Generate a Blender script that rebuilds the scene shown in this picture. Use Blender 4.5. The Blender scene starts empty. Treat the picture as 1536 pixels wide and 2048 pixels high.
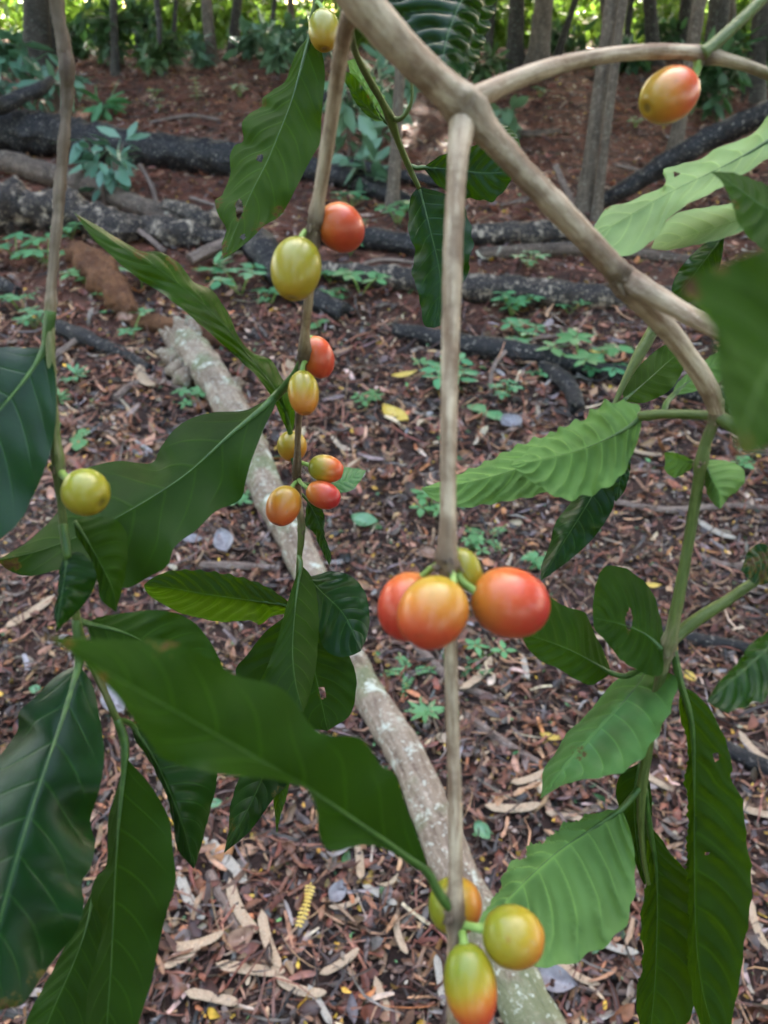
import bpy, math, random
import numpy as np
from mathutils import Vector, Matrix, noise

random.seed(7)
rng = np.random.default_rng(11)
SC = bpy.context.scene
R = math.radians

# ------------------------------------------------------------------ camera
CAMZ, PITCH, FPX = 1.5, 33.7, 1536.0
cd = bpy.data.cameras.new('camera')
cam = bpy.data.objects.new('camera', cd)
SC.collection.objects.link(cam)
cam.location = (0, 0, CAMZ)
cam.rotation_euler = (R(90 - PITCH), 0, 0)
cd.sensor_fit = 'VERTICAL'
cd.sensor_height = 36.0
cd.sensor_width = 27.0
cd.lens = 27.0
cd.clip_start, cd.clip_end = 0.01, 400
cd.dof.use_dof = True
cd.dof.focus_distance = 0.34
cd.dof.aperture_fstop = 16.5
SC.camera = cam

# ------------------------------------------------------------------ world, sun, exposure
SUN_EL, SUN_AZ = 36.0, 8.0            # ahead of the camera, a little to its right
w = bpy.data.worlds.new('World')
SC.world = w
w.use_nodes = True
nt = w.node_tree
nt.nodes.clear()
sky = nt.nodes.new('ShaderNodeTexSky')
sky.sky_type = 'NISHITA'
sky.sun_disc = False
sky.sun_elevation = R(SUN_EL)
sky.sun_rotation = R(SUN_AZ)
sky.dust_density = 2.5
bg = nt.nodes.new('ShaderNodeBackground')
bg.inputs['Strength'].default_value = 0.15
wo = nt.nodes.new('ShaderNodeOutputWorld')
wb = nt.nodes.new('ShaderNodeMix')
wb.data_type, wb.blend_type = 'RGBA', 'MULTIPLY'
wb.inputs[0].default_value = 1.0
wb.inputs[7].default_value = (1.12, 1.0, 0.84, 1)          # warm white balance put into the sky colour: less blue
nt.links.new(sky.outputs[0], wb.inputs[6])
nt.links.new(wb.outputs[2], bg.inputs[0])
nt.links.new(bg.outputs[0], wo.inputs[0])
sd = bpy.data.lights.new('sun', 'SUN')
sd.energy = 4.2
sd.angle = R(1.0)
sd.color = (1.0, 0.94, 0.84)
sun = bpy.data.objects.new('sun', sd)
SC.collection.objects.link(sun)
sdir = Vector((math.sin(R(SUN_AZ)) * math.cos(R(SUN_EL)), math.cos(R(SUN_AZ)) * math.cos(R(SUN_EL)), math.sin(R(SUN_EL))))
sun.rotation_euler = (-sdir).to_track_quat('-Z', 'Y').to_euler()
sun.location = sdir * 30
SC.view_settings.view_transform = 'Standard'
SC.view_settings.look = 'None'
SC.view_settings.gamma = 1
SC.view_settings.exposure = 4.2
SC.cycles.use_denoising = True
SC.cycles.max_bounces = 8
SC.cycles.transmission_bounces = 6

# ------------------------------------------------------------------ pixel -> space
CP, SP = math.cos(R(PITCH)), math.sin(R(PITCH))
CAM = Vector((0, 0, CAMZ))


def ray(px, py):
    x, y = (px - 768) / FPX, -(py - 1024) / FPX
    return Vector((x, CP + y * SP, -SP + y * CP))      # scaled so that its depth along the view axis is 1


def at(px, py, d):
    return CAM + ray(px, py) * d


def sm(a, b, x):
    t = min(1, max(0, (x - a) / (b - a)))
    return t * t * (3 - 2 * t)


def hb(x, y):                                             # the forest floor: flat near, a rise up to a bank, level behind it
    z = 0.055 * max(0, y - 2.5) * sm(2.5, 5, y) if y < 12 else 0.055 * 9.5
    z += 0.36 * sm(6, 11.5, y)
    if y > 12:
        z -= 0.02 * min(y - 12, 40)
    return z


def hg(x, y):
    z = hb(x, y)
    v = Vector((x, y, 0))
    z += 0.035 * noise.noise(v * 0.9 + Vector((3, 1, 0)))
    if y < 16:
        z += 0.02 * noise.noise(v * 3.1) + 0.008 * noise.noise(v * 9.0)
    return z


def gp(px, py, dz=0.0):
    r = ray(px, py)
    t, step = 0.3, 0.05
    while t < 60:
        p = CAM + r * t
        if p.z < hg(p.x, p.y) + dz:
            lo, hi = t - step, t
            for _ in range(14):
                m = (lo + hi) / 2
                p = CAM + r * m
                if p.z < hg(p.x, p.y) + dz:
                    hi = m
                else:
                    lo = m
            return CAM + r * hi
        t += step
        step = 0.05 if t < 8 else 0.12
    return CAM + r * 14


def depth_of(p):
    v = p - CAM
    return v.y * CP - v.z * SP


# ------------------------------------------------------------------ materials
def mat(name):
    m = bpy.data.materials.new(name)
    m.use_nodes = True
    m.node_tree.nodes.clear()
    return m, m.node_tree.nodes, m.node_tree.links


class N:                                                   # tiny node helper
    def __init__(s, name):
        s.m, s.n, s.l = mat(name)

    def new(s, t, **kw):
        n = s.n.new(t)
        for k, v in kw.items():
            setattr(n, k, v)
        return n

    def put(s, sock, v):
        if hasattr(v, 'is_output') or isinstance(v, bpy.types.NodeSocket):
            s.l.new(v, sock)
        else:
            if isinstance(v, tuple) and len(v) == 3 and sock.type == 'RGBA':
                v = v + (1,)
            sock.default_value = v

    def math(s, op, a, b=0.0, c=None):
        n = s.new('ShaderNodeMath', operation=op)
        s.put(n.inputs[0], a)
        s.put(n.inputs[1], b)
        if c is not None:
            s.put(n.inputs[2], c)
        return n.outputs[0]

    def mix(s, f, a, b):
        n = s.new('ShaderNodeMix', data_type='RGBA')
        s.put(n.inputs[0], f)
        s.put(n.inputs[6], a)
        s.put(n.inputs[7], b)
        return n.outputs[2]

    def noise(s, vec, scale, detail=4, rough=0.55):
        n = s.new('ShaderNodeTexNoise')
        if vec is not None:
            s.put(n.inputs['Vector'], vec)
        n.inputs['Scale'].default_value = scale
        n.inputs['Detail'].default_value = detail
        n.inputs['Roughness'].default_value = rough
        return n.outputs['Fac']

    def step(s, v, a, b):                                   # smooth ramp a..b -> 0..1
        n = s.new('ShaderNodeMapRange', interpolation_type='SMOOTHSTEP')
        s.put(n.inputs[0], v)
        n.inputs[1].default_value, n.inputs[2].default_value = a, b
        return n.outputs[0]

    def attr(s, name, out='Fac'):
        n = s.new('ShaderNodeAttribute', attribute_name=name)
        return n.outputs[out]

    def coord(s, out='Object'):
        return s.new('ShaderNodeTexCoord').outputs[out]

    def bump(s, h, strength, dist):
        n = s.new('ShaderNodeBump')
        s.put(n.inputs['Height'], h)
        n.inputs['Strength'].default_value = strength
        n.inputs['Distance'].default_value = dist
        return n.outputs[0]

    def bsdf(s, col, rough=0.5, normal=None, spec=0.5, coat=0.0, sss=0.0):
        b = s.new('ShaderNodeBsdfPrincipled')
        s.put(b.inputs['Base Color'], col)
        s.put(b.inputs['Roughness'], rough)
        s.put(b.inputs['Specular IOR Level'], spec)
        b.inputs['Coat Weight'].default_value = coat
        b.inputs['Coat Roughness'].default_value = 0.25
        if sss:
            b.inputs['Subsurface Weight'].default_value = sss
            b.inputs['Subsurface Radius'].default_value = (0.003, 0.0015, 0.0008)
            b.inputs['Subsurface Scale'].default_value = 1.0
        if normal is not None:
            s.l.new(normal, b.inputs['Normal'])
        return b.outputs[0]

    def out(s, sh, disp=None):
        o = s.new('ShaderNodeOutputMaterial')
        s.l.new(sh, o.inputs[0])
        return s.m


def leaf_material(name, top, under, trans, rough=0.36, nv=10, veinc=0.35, tr=0.35):
    k = N(name)
    uv = k.new('ShaderNodeUVMap', uv_map='uv').outputs[0]
    sep = k.new('ShaderNodeSeparateXYZ')
    k.l.new(uv, sep.inputs[0])
    u, v = sep.outputs[0], sep.outputs[1]
    au = k.math('ABSOLUTE', u)
    mid = k.math('SUBTRACT', 1.0, k.step(au, 0.012, 0.05))
    p = k.math('SUBTRACT', v, k.math('ADD', k.math('MULTIPLY', au, 0.09), k.math('MULTIPLY', k.math('MULTIPLY', au, au), 0.09)))
    p = k.math('FRACT', k.math('MULTIPLY', p, float(nv)))
    d = k.math('ABSOLUTE', k.math('SUBTRACT', p, 0.5))
    d = k.math('SUBTRACT', 0.5, d)                          # 0 on the vein
    lat = k.math('SUBTRACT', 1.0, k.step(d, 0.015, 0.075))
    lat = k.math('MULTIPLY', lat, k.math('SUBTRACT', 1.0, k.step(au, 0.55, 0.98)))
    vein = k.math('MAXIMUM', mid, k.math('MULTIPLY', lat, 0.8))
    obj = k.coord()
    blotch = k.noise(obj, 60, 3)
    fine = k.noise(obj, 900, 3)
    geo = k.new('ShaderNodeNewGeometry')
    back = geo.outputs['Backfacing']
    base = k.mix(back, top, under)
    dark = tuple(c * 0.62 for c in top)
    base = k.mix(k.step(blotch, 0.38, 0.68), base, k.mix(back, dark, tuple(c * 0.75 for c in under)))
    veincol = k.mix(back, (top[0] * 2.2 + .014, top[1] * 2.0 + .025, top[2] * 1.6 + .005), (under[0] * 1.9 + .006, under[1] * 1.8 + .012, under[2] * 1.4))
    base = k.mix(k.math('MULTIPLY', vein, veinc), base, veincol)
    br = k.attr('brown')
    brn = k.math('MULTIPLY', br, k.math('MULTIPLY', 1.6, k.step(k.noise(obj, 420, 6, 0.75), 0.4, 0.68)))
    bfac = k.step(brn, 0.42, 0.62)
    yfac = k.step(brn, 0.16, 0.42)
    base = k.mix(yfac, base, (0.07, 0.06, 0.006))
    base = k.mix(bfac, base, (0.04, 0.018, 0.01))
    hgt = k.math('ADD', k.math('MULTIPLY', fine, 0.25), k.math('ADD', k.math('MULTIPLY', blotch, 0.8), k.math('MULTIPLY', vein, -0.6)))
    nrm = k.bump(hgt, 0.35, 0.0006)
    ro = k.math('ADD', rough, k.math('MULTIPLY', back, 0.25))
    ro = k.math('ADD', ro, k.math('MULTIPLY', fine, 0.12))
    pb = k.bsdf(base, ro, nrm, spec=k.math('SUBTRACT', 0.2, k.math('MULTIPLY', back, 0.1)))
    tb = k.new('ShaderNodeBsdfTranslucent')
    tcol = k.mix(k.math('MULTIPLY', vein, 0.4), trans, tuple(c * 1.5 for c in trans))
    tcol = k.mix(yfac, tcol, (0.12, 0.07, 0.01))
    k.put(tb.inputs[0], tcol)
    ms = k.new('ShaderNodeMixShader')
    ms.inputs[0].default_value = tr
    k.l.new(pb, ms.inputs[1])
    k.l.new(tb.outputs[0], ms.inputs[2])
    return k.out(ms.outputs[0])


M = {}
M['leaf_mature'] = leaf_material('coffee_leaf_mature', (0.003, 0.024, 0.0036), (0.012, 0.036, 0.0015), (0.036, 0.095, 0.0005), 0.25, 9, 0.4, 0.26)
M['leaf_pale'] = leaf_material('coffee_leaf_pale', (0.1, 0.19, 0.07), (0.19, 0.28, 0.115), (0.12, 0.25, 0.02), 0.3, 9, 0.3, 0.3)
M['leaf_mid'] = leaf_material('coffee_leaf_green', (0.01, 0.039, 0.002), (0.019, 0.05, 0.003), (0.062, 0.14, 0.001), 0.33, 10, 0.42, 0.36)
M['leaf_young'] = leaf_material('coffee_leaf_young', (0.06, 0.15, 0.05), (0.12, 0.22, 0.06), (0.1, 0.22, 0.008), 0.31, 9, 0.42, 0.32)


def twig_material():
    k = N('coffee_bark')
    uv = k.new('ShaderNodeUVMap', uv_map='uv').outputs[0]
    mp = k.new('ShaderNodeMapping')
    mp.inputs['Scale'].default_value = (7, 90, 1)
    k.l.new(uv, mp.inputs[0])
    streak = k.noise(mp.outputs[0], 1.0, 5, 0.6)
    obj = k.coord()
    mp2 = k.new('ShaderNodeMapping')
    mp2.inputs['Scale'].default_value = (5, 45, 1)
    k.l.new(uv, mp2.inputs[0])
    n1 = k.noise(mp2.outputs[0], 1.0, 6, 0.65)
    n2 = k.noise(obj, 1400, 3)
    c = k.mix(k.step(n1, 0.35, 0.68), (0.22, 0.145, 0.09), (0.47, 0.37, 0.26))
    c = k.mix(k.step(streak, 0.52, 0.72), c, (0.17, 0.095, 0.05))
    c = k.mix(k.math('MULTIPLY', k.step(n2, 0.6, 0.75), 0.5), c, (0.5, 0.42, 0.3))
    node = k.attr('node')
    low = k.noise(obj, 75, 4, 0.6)
    c = k.mix(k.math('MULTIPLY', k.step(low, 0.46, 0.62), 0.7), c, (0.115, 0.062, 0.034))
    c = k.mix(k.math('MULTIPLY', node, 0.85), c, (0.035, 0.02, 0.012))  # dark bark at nodes; also carries the slender hanging stem's painted shade
    g = k.attr('green')
    gc = k.mix(k.step(n1, 0.3, 0.7), (0.045, 0.068, 0.01), (0.095, 0.125, 0.024))
    c = k.mix(k.step(k.math('ADD', g, k.math('MULTIPLY', k.math('SUBTRACT', streak, 0.5), 0.5)), 0.3, 0.7), c, gc)
    h = k.math('ADD', k.math('MULTIPLY', streak, 0.45), k.math('MULTIPLY', n2, 0.45))
    h = k.math('ADD', h, k.math('MULTIPLY', n1, 0.7))
    rough = k.math('SUBTRACT', 0.72, k.math('MULTIPLY', g, 0.3))
    return k.out(k.bsdf(c, rough, k.bump(h, 0.7, 0.0009), 0.4))


M['twig'] = twig_material()


def cherry_material():
    k = N('coffee_cherry')
    r = k.attr('ripe')
    obj = k.coord()
    n1 = k.noise(obj, 180, 3)
    n2 = k.noise(obj, 1500, 2)
    rr = k.math('ADD', r, k.math('MULTIPLY', k.math('SUBTRACT', n1, 0.5), 0.14))
    ra = k.new('ShaderNodeValToRGB')
    e = ra.color_ramp.elements
    e[0].position, e[0].color = 0.0, (0.1520, 0.1760, 0.0096, 1)
    e[1].position, e[1].color = 1.0, (0.3360, 0.0128, 0.0160, 1)
    for pos, col in ((0.28, (0.2880, 0.2080, 0.0144, 1)), (0.5, (0.4160, 0.1480, 0.0176, 1)), (0.72, (0.4400, 0.0640, 0.0192, 1))):
        x = e.new(pos)
        x.color = col
    k.l.new(rr, ra.inputs[0])
    c = k.mix(k.math('MULTIPLY', k.step(n2, 0.62, 0.8), 0.25), ra.outputs[0], (0.5, 0.33, 0.12))
    c = k.mix(k.math('MULTIPLY', k.step(k.noise(obj, 420, 4, 0.7), 0.63, 0.72), 0.55), c, (0.2, 0.09, 0.03))
    c = k.mix(k.attr('scar'), c, (0.05, 0.03, 0.02))
    return k.out(k.bsdf(c, k.math('ADD', 0.25, k.math('MULTIPLY', n1, 0.14)), k.bump(k.math('ADD', n1, k.math('MULTIPLY', n2, 0.12)), 0.1, 0.0008), 0.42, 0.06, 0.3))


M['cherry'] = cherry_material()


def simple(name, c1, c2, scale, rough=0.6, bump=(0.5, 0.01), spec=0.4, c3=None, t3=(0.6, 0.7), s3=None, stretch=None):
    k = N(name)
    v = k.coord()
    if stretch:
        mp = k.new('ShaderNodeMapping')
        mp.inputs['Scale'].default_value = stretch
        k.l.new(v, mp.inputs[0])
        v = mp.outputs[0]
    n1 = k.noise(v, scale, 6, 0.6)
    n2 = k.noise(v, scale * 5, 4, 0.6)
    c = k.mix(k.step(n1, 0.35, 0.65), c1, c2)
    if c3:
        n3 = k.noise(k.coord(), s3 or scale * 2, 5, 0.65)
        c = k.mix(k.step(n3, *t3), c, c3)
    h = k.math('ADD', n1, k.math('MULTIPLY', n2, 0.5))
    return k.out(k.bsdf(c, rough, k.bump(h, *bump), spec))


M['petiole'] = simple('leaf_stalk', (0.022, 0.06, 0.007), (0.045, 0.095, 0.014), 300, 0.45, (0.2, 0.0005))
M['stalk'] = simple('cherry_stalk', (0.13, 0.22, 0.04), (0.2, 0.3, 0.07), 300, 0.5, (0.2, 0.0005))


def wood(name, cols, lichen=None, lt=(0.58, 0.66), scale=7, rough=0.75, bdist=0.012, moss=None):
    k = N(name)
    uv = k.new('ShaderNodeUVMap', uv_map='uv').outputs[0]
    obj = k.coord()
    mp = k.new('ShaderNodeMapping')
    mp.inputs['Scale'].default_value = (6, 2.6, 1)
    k.l.new(uv, mp.inputs[0])
    wn = k.new('ShaderNodeTexNoise')
    wn.inputs['Scale'].default_value, wn.inputs['Detail'].default_value, wn.inputs['Roughness'].default_value, wn.inputs['Distortion'].default_value = 2.0, 7, 0.68, 0.6
    k.l.new(mp.outputs[0], wn.inputs['Vector'])
    streak = wn.outputs['Fac']
    n1 = k.noise(obj, scale, 6, 0.65)
    n2 = k.noise(obj, scale * 7, 5, 0.65)
    c = k.mix(k.step(k.math('ADD', k.math('MULTIPLY', streak, 0.6), k.math('MULTIPLY', n1, 0.4)), 0.38, 0.62), cols[0], cols[1])
    if len(cols) > 2:
        c = k.mix(k.step(n2, 0.5, 0.72), c, cols[2])
    if moss:
        c = k.mix(k.math('MULTIPLY', k.step(k.noise(obj, scale * 0.8, 5), 0.5, 0.66), 0.75), c, moss)
    if lichen:
        l1 = k.noise(obj, scale * 1.7, 6, 0.7)
        c = k.mix(k.step(l1, *lt), c, lichen)
        c = k.mix(k.math('MULTIPLY', k.step(k.noise(obj, scale * 9, 3), 0.6, 0.66), 0.6), c, tuple(min(1, x * 1.1) for x in lichen))
    h = k.math('ADD', k.math('MULTIPLY', streak, 0.8), k.math('ADD', n1, k.math('MULTIPLY', n2, 0.45)))
    return k.out(k.bsdf(c, rough, k.bump(h, 0.9, bdist), 0.35))


M['pale_log'] = wood('pale_bark', ((0.12, 0.077, 0.053), (0.28, 0.21, 0.155), (0.4, 0.32, 0.25)), (0.48, 0.48, 0.4), (0.55, 0.66), 9, 0.8, 0.014, (0.13, 0.15, 0.07))
M['black_log'] = wood('charred_bark', ((0.005, 0.0045, 0.005), (0.014, 0.012, 0.013), (0.05, 0.038, 0.034)), (0.3, 0.25, 0.21), (0.68, 0.74), 6, 0.62, 0.015)
M['patchy_log'] = wood('lichen_patched_bark', ((0.009, 0.007, 0.007), (0.03, 0.023, 0.021), (0.11, 0.075, 0.058)), (0.34, 0.265, 0.2), (0.53, 0.64), 8, 0.7, 0.015)
M['rotten_wood'] = wood('rotten_orange_wood', ((0.08, 0.03, 0.014), (0.17, 0.075, 0.034), (0.04, 0.018, 0.01)), None, scale=9, rough=0.9)
M['grey_wood'] = wood('grey_brown_wood', ((0.05, 0.032, 0.024), (0.14, 0.095, 0.07), (0.03, 0.02, 0.016)), (0.3, 0.26, 0.2), (0.6, 0.68), 8, 0.8)
M['stick'] = wood('stick_bark', ((0.1, 0.065, 0.05), (0.22, 0.15, 0.12), (0.3, 0.24, 0.2)), None, scale=14, bdist=0.004)
M['trunk_dark'] = wood('dark_trunk_bark', ((0.02, 0.016, 0.011), (0.05, 0.038, 0.028), (0.08, 0.066, 0.05)), (0.14, 0.15, 0.11), (0.6, 0.7), 4, 0.85, 0.02)
M['trunk_pale'] = wood('pale_trunk_bark', ((0.06, 0.042, 0.03), (0.13, 0.095, 0.068), (0.2, 0.15, 0.11)), (0.2, 0.18, 0.13), (0.6, 0.7), 5, 0.85, 0.015)
M['pod'] = simple('dry_pod', (0.3, 0.19, 0.115), (0.45, 0.33, 0.22), 40, 0.5, (0.5, 0.002), 0.4, (0.13, 0.08, 0.05), (0.6, 0.72), 60)
M['pod_grey'] = simple('bleached_pod', (0.26, 0.22, 0.18), (0.38, 0.33, 0.27), 40, 0.5, (0.5, 0.002), 0.4, (0.2, 0.16, 0.13), (0.62, 0.74), 60)
M['yellow'] = simple('fallen_yellow_leaf', (0.5, 0.33, 0.05), (0.6, 0.42, 0.1), 60, 0.5, (0.3, 0.001), 0.4, (0.25, 0.12, 0.03), (0.62, 0.7), 90)


def foliage_mat(name, c1, c2, trans, tr=0.4, rough=0.45):
    k = N(name)
    f = k.attr('tone')
    c = k.mix(f, c1, c2)
    rnd = k.new('ShaderNodeObjectInfo').outputs['Random']
    c = k.mix(k.math('MULTIPLY', rnd, 0.45), c, (c2[0] * 1.3, c2[1] * 0.8, c2[2] * 0.35))
    pb = k.bsdf(c, rough, None, 0.5)
    tb = k.new('ShaderNodeBsdfTranslucent')
    k.put(tb.inputs[0], k.mix(f, tuple(x * 0.7 for x in trans), trans))
    ms = k.new('ShaderNodeMixShader')
    ms.inputs[0].default_value = tr
    k.l.new(pb, ms.inputs[1])
    k.l.new(tb.outputs[0], ms.inputs[2])
    return k.out(ms.outputs[0])


M['seedling'] = foliage_mat('seedling_leaf', (0.05, 0.18, 0.075), (0.11, 0.31, 0.14), (0.1, 0.3, 0.07), 0.22)
M['shrub_blue'] = foliage_mat('bluish_shrub_leaf', (0.06, 0.14, 0.1), (0.15, 0.29, 0.2), (0.07, 0.2, 0.08), 0.2, 0.36)
M['shrub_dark'] = foliage_mat('dark_shrub_leaf', (0.025, 0.065, 0.028), (0.075, 0.15, 0.065), (0.06, 0.16, 0.03), 0.3)
M['clearing'] = foliage_mat('sunlit_leaf', (0.06, 0.13, 0.025), (0.13, 0.22, 0.04), (0.2, 0.36, 0.04), 0.45)
M['crown'] = foliage_mat('crown_leaf', (0.025, 0.06, 0.02), (0.05, 0.11, 0.03), (0.06, 0.16, 0.02), 0.3)


def litter_mat():
    k = N('leaf_litter')
    c = k.attr('col', 'Color')
    obj = k.coord()
    n1 = k.noise(obj, 55, 4)
    n2 = k.noise(obj, 400, 3)
    c2 = k.new('ShaderNodeMix', data_type='RGBA', blend_type='MULTIPLY')
    c2.inputs[0].default_value = 1.0
    k.l.new(c, c2.inputs[6])
    k.l.new(k.mix(k.step(n1, 0.3, 0.7), (0.6, 0.58, 0.56), (1.15, 1.1, 1.05)), c2.inputs[7])
    return k.out(k.bsdf(c2.outputs[2], k.math('ADD', 0.28, k.math('MULTIPLY', n1, 0.4)), k.bump(n2, 0.4, 0.002), 0.5))


M['litter'] = litter_mat()


def soil_mat():
    k = N('forest_soil')
    obj = k.coord()
    n1 = k.noise(obj, 0.7, 6, 0.6)
    n2 = k.noise(obj, 6, 8, 0.65)
    n3 = k.noise(obj, 45, 8, 0.7)
    sep = k.new('ShaderNodeSeparateXYZ')
    k.l.new(obj, sep.inputs[0])
    far = k.step(k.math('ADD', sep.outputs[1], k.math('MULTIPLY', n1, 3.0)), 4.6, 7.2)
    dark = k.mix(k.step(n2, 0.35, 0.65), (0.018, 0.01, 0.008), (0.055, 0.027, 0.02))
    red = k.mix(k.step(n2, 0.35, 0.65), (0.06, 0.026, 0.018), (0.18, 0.062, 0.034))
    c = k.mix(far, dark, red)
    c = k.mix(k.step(n3, 0.55, 0.75), c, (0.15, 0.085, 0.06))
    c = k.mix(k.step(n3, 0.42, 0.3), c, (0.03, 0.017, 0.012))
    h = k.math('ADD', n2, k.math('MULTIPLY', n3, 0.7))
    return k.out(k.bsdf(c, 0.85, k.bump(h, 0.9, 0.02), 0.3))


M['soil'] = soil_mat()

# ------------------------------------------------------------------ object helpers
ORG = {}


def link(o, parent=None, origin=Vector((0, 0, 0))):
    SC.collection.objects.link(o)
    ORG[o.name] = Vector(origin)
    if parent is not None:
        o.parent = parent
        o.location = Vector(origin) - ORG[parent.name]
    else:
        o.location = origin
    return o


def mk(name, verts, faces, m, parent=None, origin=(0, 0, 0), uvs=None, attrs=None, smooth=True, midx=None):
    """verts in world space; the object's origin is put at ORIGIN"""
    me = bpy.data.meshes.new(name)
    og = Vector(origin)
    v = np.asarray(verts, dtype=np.float64).reshape(-1, 3) - np.array(og)
    me.from_pydata(v.tolist(), [], faces)
    for x in (m if isinstance(m, (list, tuple)) else [m]):
        me.materials.append(x)
    if uvs is not None:
        lay = me.uv_layers.new(name='uv')
        vi = np.zeros(len(me.loops), dtype=np.int32)
        me.loops.foreach_get('vertex_index', vi)
        lay.data.foreach_set('uv', np.asarray(uvs, dtype=np.float32)[vi].ravel())
    for k, a in (attrs or {}).items():
        at_ = me.attributes.new(k, 'FLOAT', 'POINT')
        at_.data.foreach_set('value', np.asarray(a, dtype=np.float32))
    if smooth:
        me.polygons.foreach_set('use_smooth', [True] * len(me.polygons))
    if midx is not None:
        me.polygons.foreach_set('material_index', midx)
    me.update()
    return link(bpy.data.objects.new(name, me), parent, og)


def empty(name, origin):
    o = bpy.data.objects.new(name, None)
    o.empty_display_size = 0.05
    return link(o, None, origin)


def tag(o, label, cat, group=None, kind=None):
    if label:
        o['label'] = label
    if cat:
        o['category'] = cat
    if group:
        o['group'] = group
    if kind:
        o['kind'] = kind
    return o


def crom(P, n):
    """n samples along a Catmull-Rom curve through the rows of P, evenly by arc length of the first three columns"""
    P = np.asarray(P, dtype=float)
    if len(P) == 2:
        t = np.linspace(0, 1, n)[:, None]
        return P[0] * (1 - t) + P[1] * t
    Q = np.vstack([2 * P[0] - P[1], P, 2 * P[-1] - P[-2]])
    out = []
    for i in range(1, len(Q) - 2):
        for t in np.linspace(0, 1, 16, endpoint=False):
            p0, p1, p2, p3 = Q[i - 1], Q[i], Q[i + 1], Q[i + 2]
            out.append(0.5 * ((2 * p1) + (p2 - p0) * t + (2 * p0 - 5 * p1 + 4 * p2 - p3) * t * t + (3 * p1 - p0 - 3 * p2 + p3) * t ** 3))
    out.append(P[-1])
    out = np.array(out)
    k = min(3, out.shape[1])
    s = np.concatenate([[0], np.cumsum(np.linalg.norm(np.diff(out[:, :k], axis=0), axis=1))])
    s /= s[-1]
    t = np.linspace(0, 1, n)
    return np.stack([np.interp(t, s, out[:, c]) for c in range(out.shape[1])], axis=1)


def tube(C, rad, seg=12, caps=True, rough=0.0, rs=20.0, seed=0, jag=0.0):
    """ring mesh along centres C with radii rad -> verts, faces, uvs, ring index per vertex"""
    C = np.asarray(C)
    n = len(C)
    T = np.gradient(C, axis=0)
    T /= np.linalg.norm(T, axis=1)[:, None] + 1e-12
    ref = np.array([0.0, 0, 1]) if abs(T[0][2]) < 0.9 else np.array([1.0, 0, 0])
    a = np.cross(T[0], ref)
    a /= np.linalg.norm(a)
    V, UV, RI = [], [], []
    L = np.concatenate([[0], np.cumsum(np.linalg.norm(np.diff(C, axis=0), axis=1))])
    for i in range(n):
        a = a - T[i] * np.dot(a, T[i])
        a /= np.linalg.norm(a)
        b = np.cross(T[i], a)
        rg = rough[i] if hasattr(rough, '__len__') else rough
        for s in range(seg + 1):
            th = 2 * math.pi * (s % seg) / seg
            d = a * math.cos(th) + b * math.sin(th)
            r = rad[i]
            if rg:
                q = Vector(C[i] + d * r)
                r = r * (1 + rg * (noise.noise(q * rs + Vector((seed, 0, 0))) + 0.5 * noise.noise(q * rs * 2.7) + 0.3 * noise.noise(q * rs * 6.1)))
            p = C[i] + d * r
            if jag and i in (0, n - 1):
                p = p + T[i] * (jag * rad[i] * noise.noise(Vector(p) * 40 + Vector((seed, 5, 0))) * (1 if i else -1) * 1.5)
            V.append(p)
            UV.append((s / seg, L[i]))
            RI.append(i)
    F = []
    w_ = seg + 1
    for i in range(n - 1):
        for s in range(seg):
            F.append((i * w_ + s, i * w_ + s + 1, (i + 1) * w_ + s + 1, (i + 1) * w_ + s))
    if caps:
        for i, sg in ((0, -1), (n - 1, 1)):
            c = len(V)
            V.append(C[i] + T[i] * rad[i] * (0.25 if not jag else -0.35) * sg)
            UV.append((0.5, L[i]))
            RI.append(i)
            for s in range(seg):
                f = (i * w_ + s, i * w_ + s + 1, c)
                F.append(f if sg > 0 else f[::-1])
    return V, F, UV, RI


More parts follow.
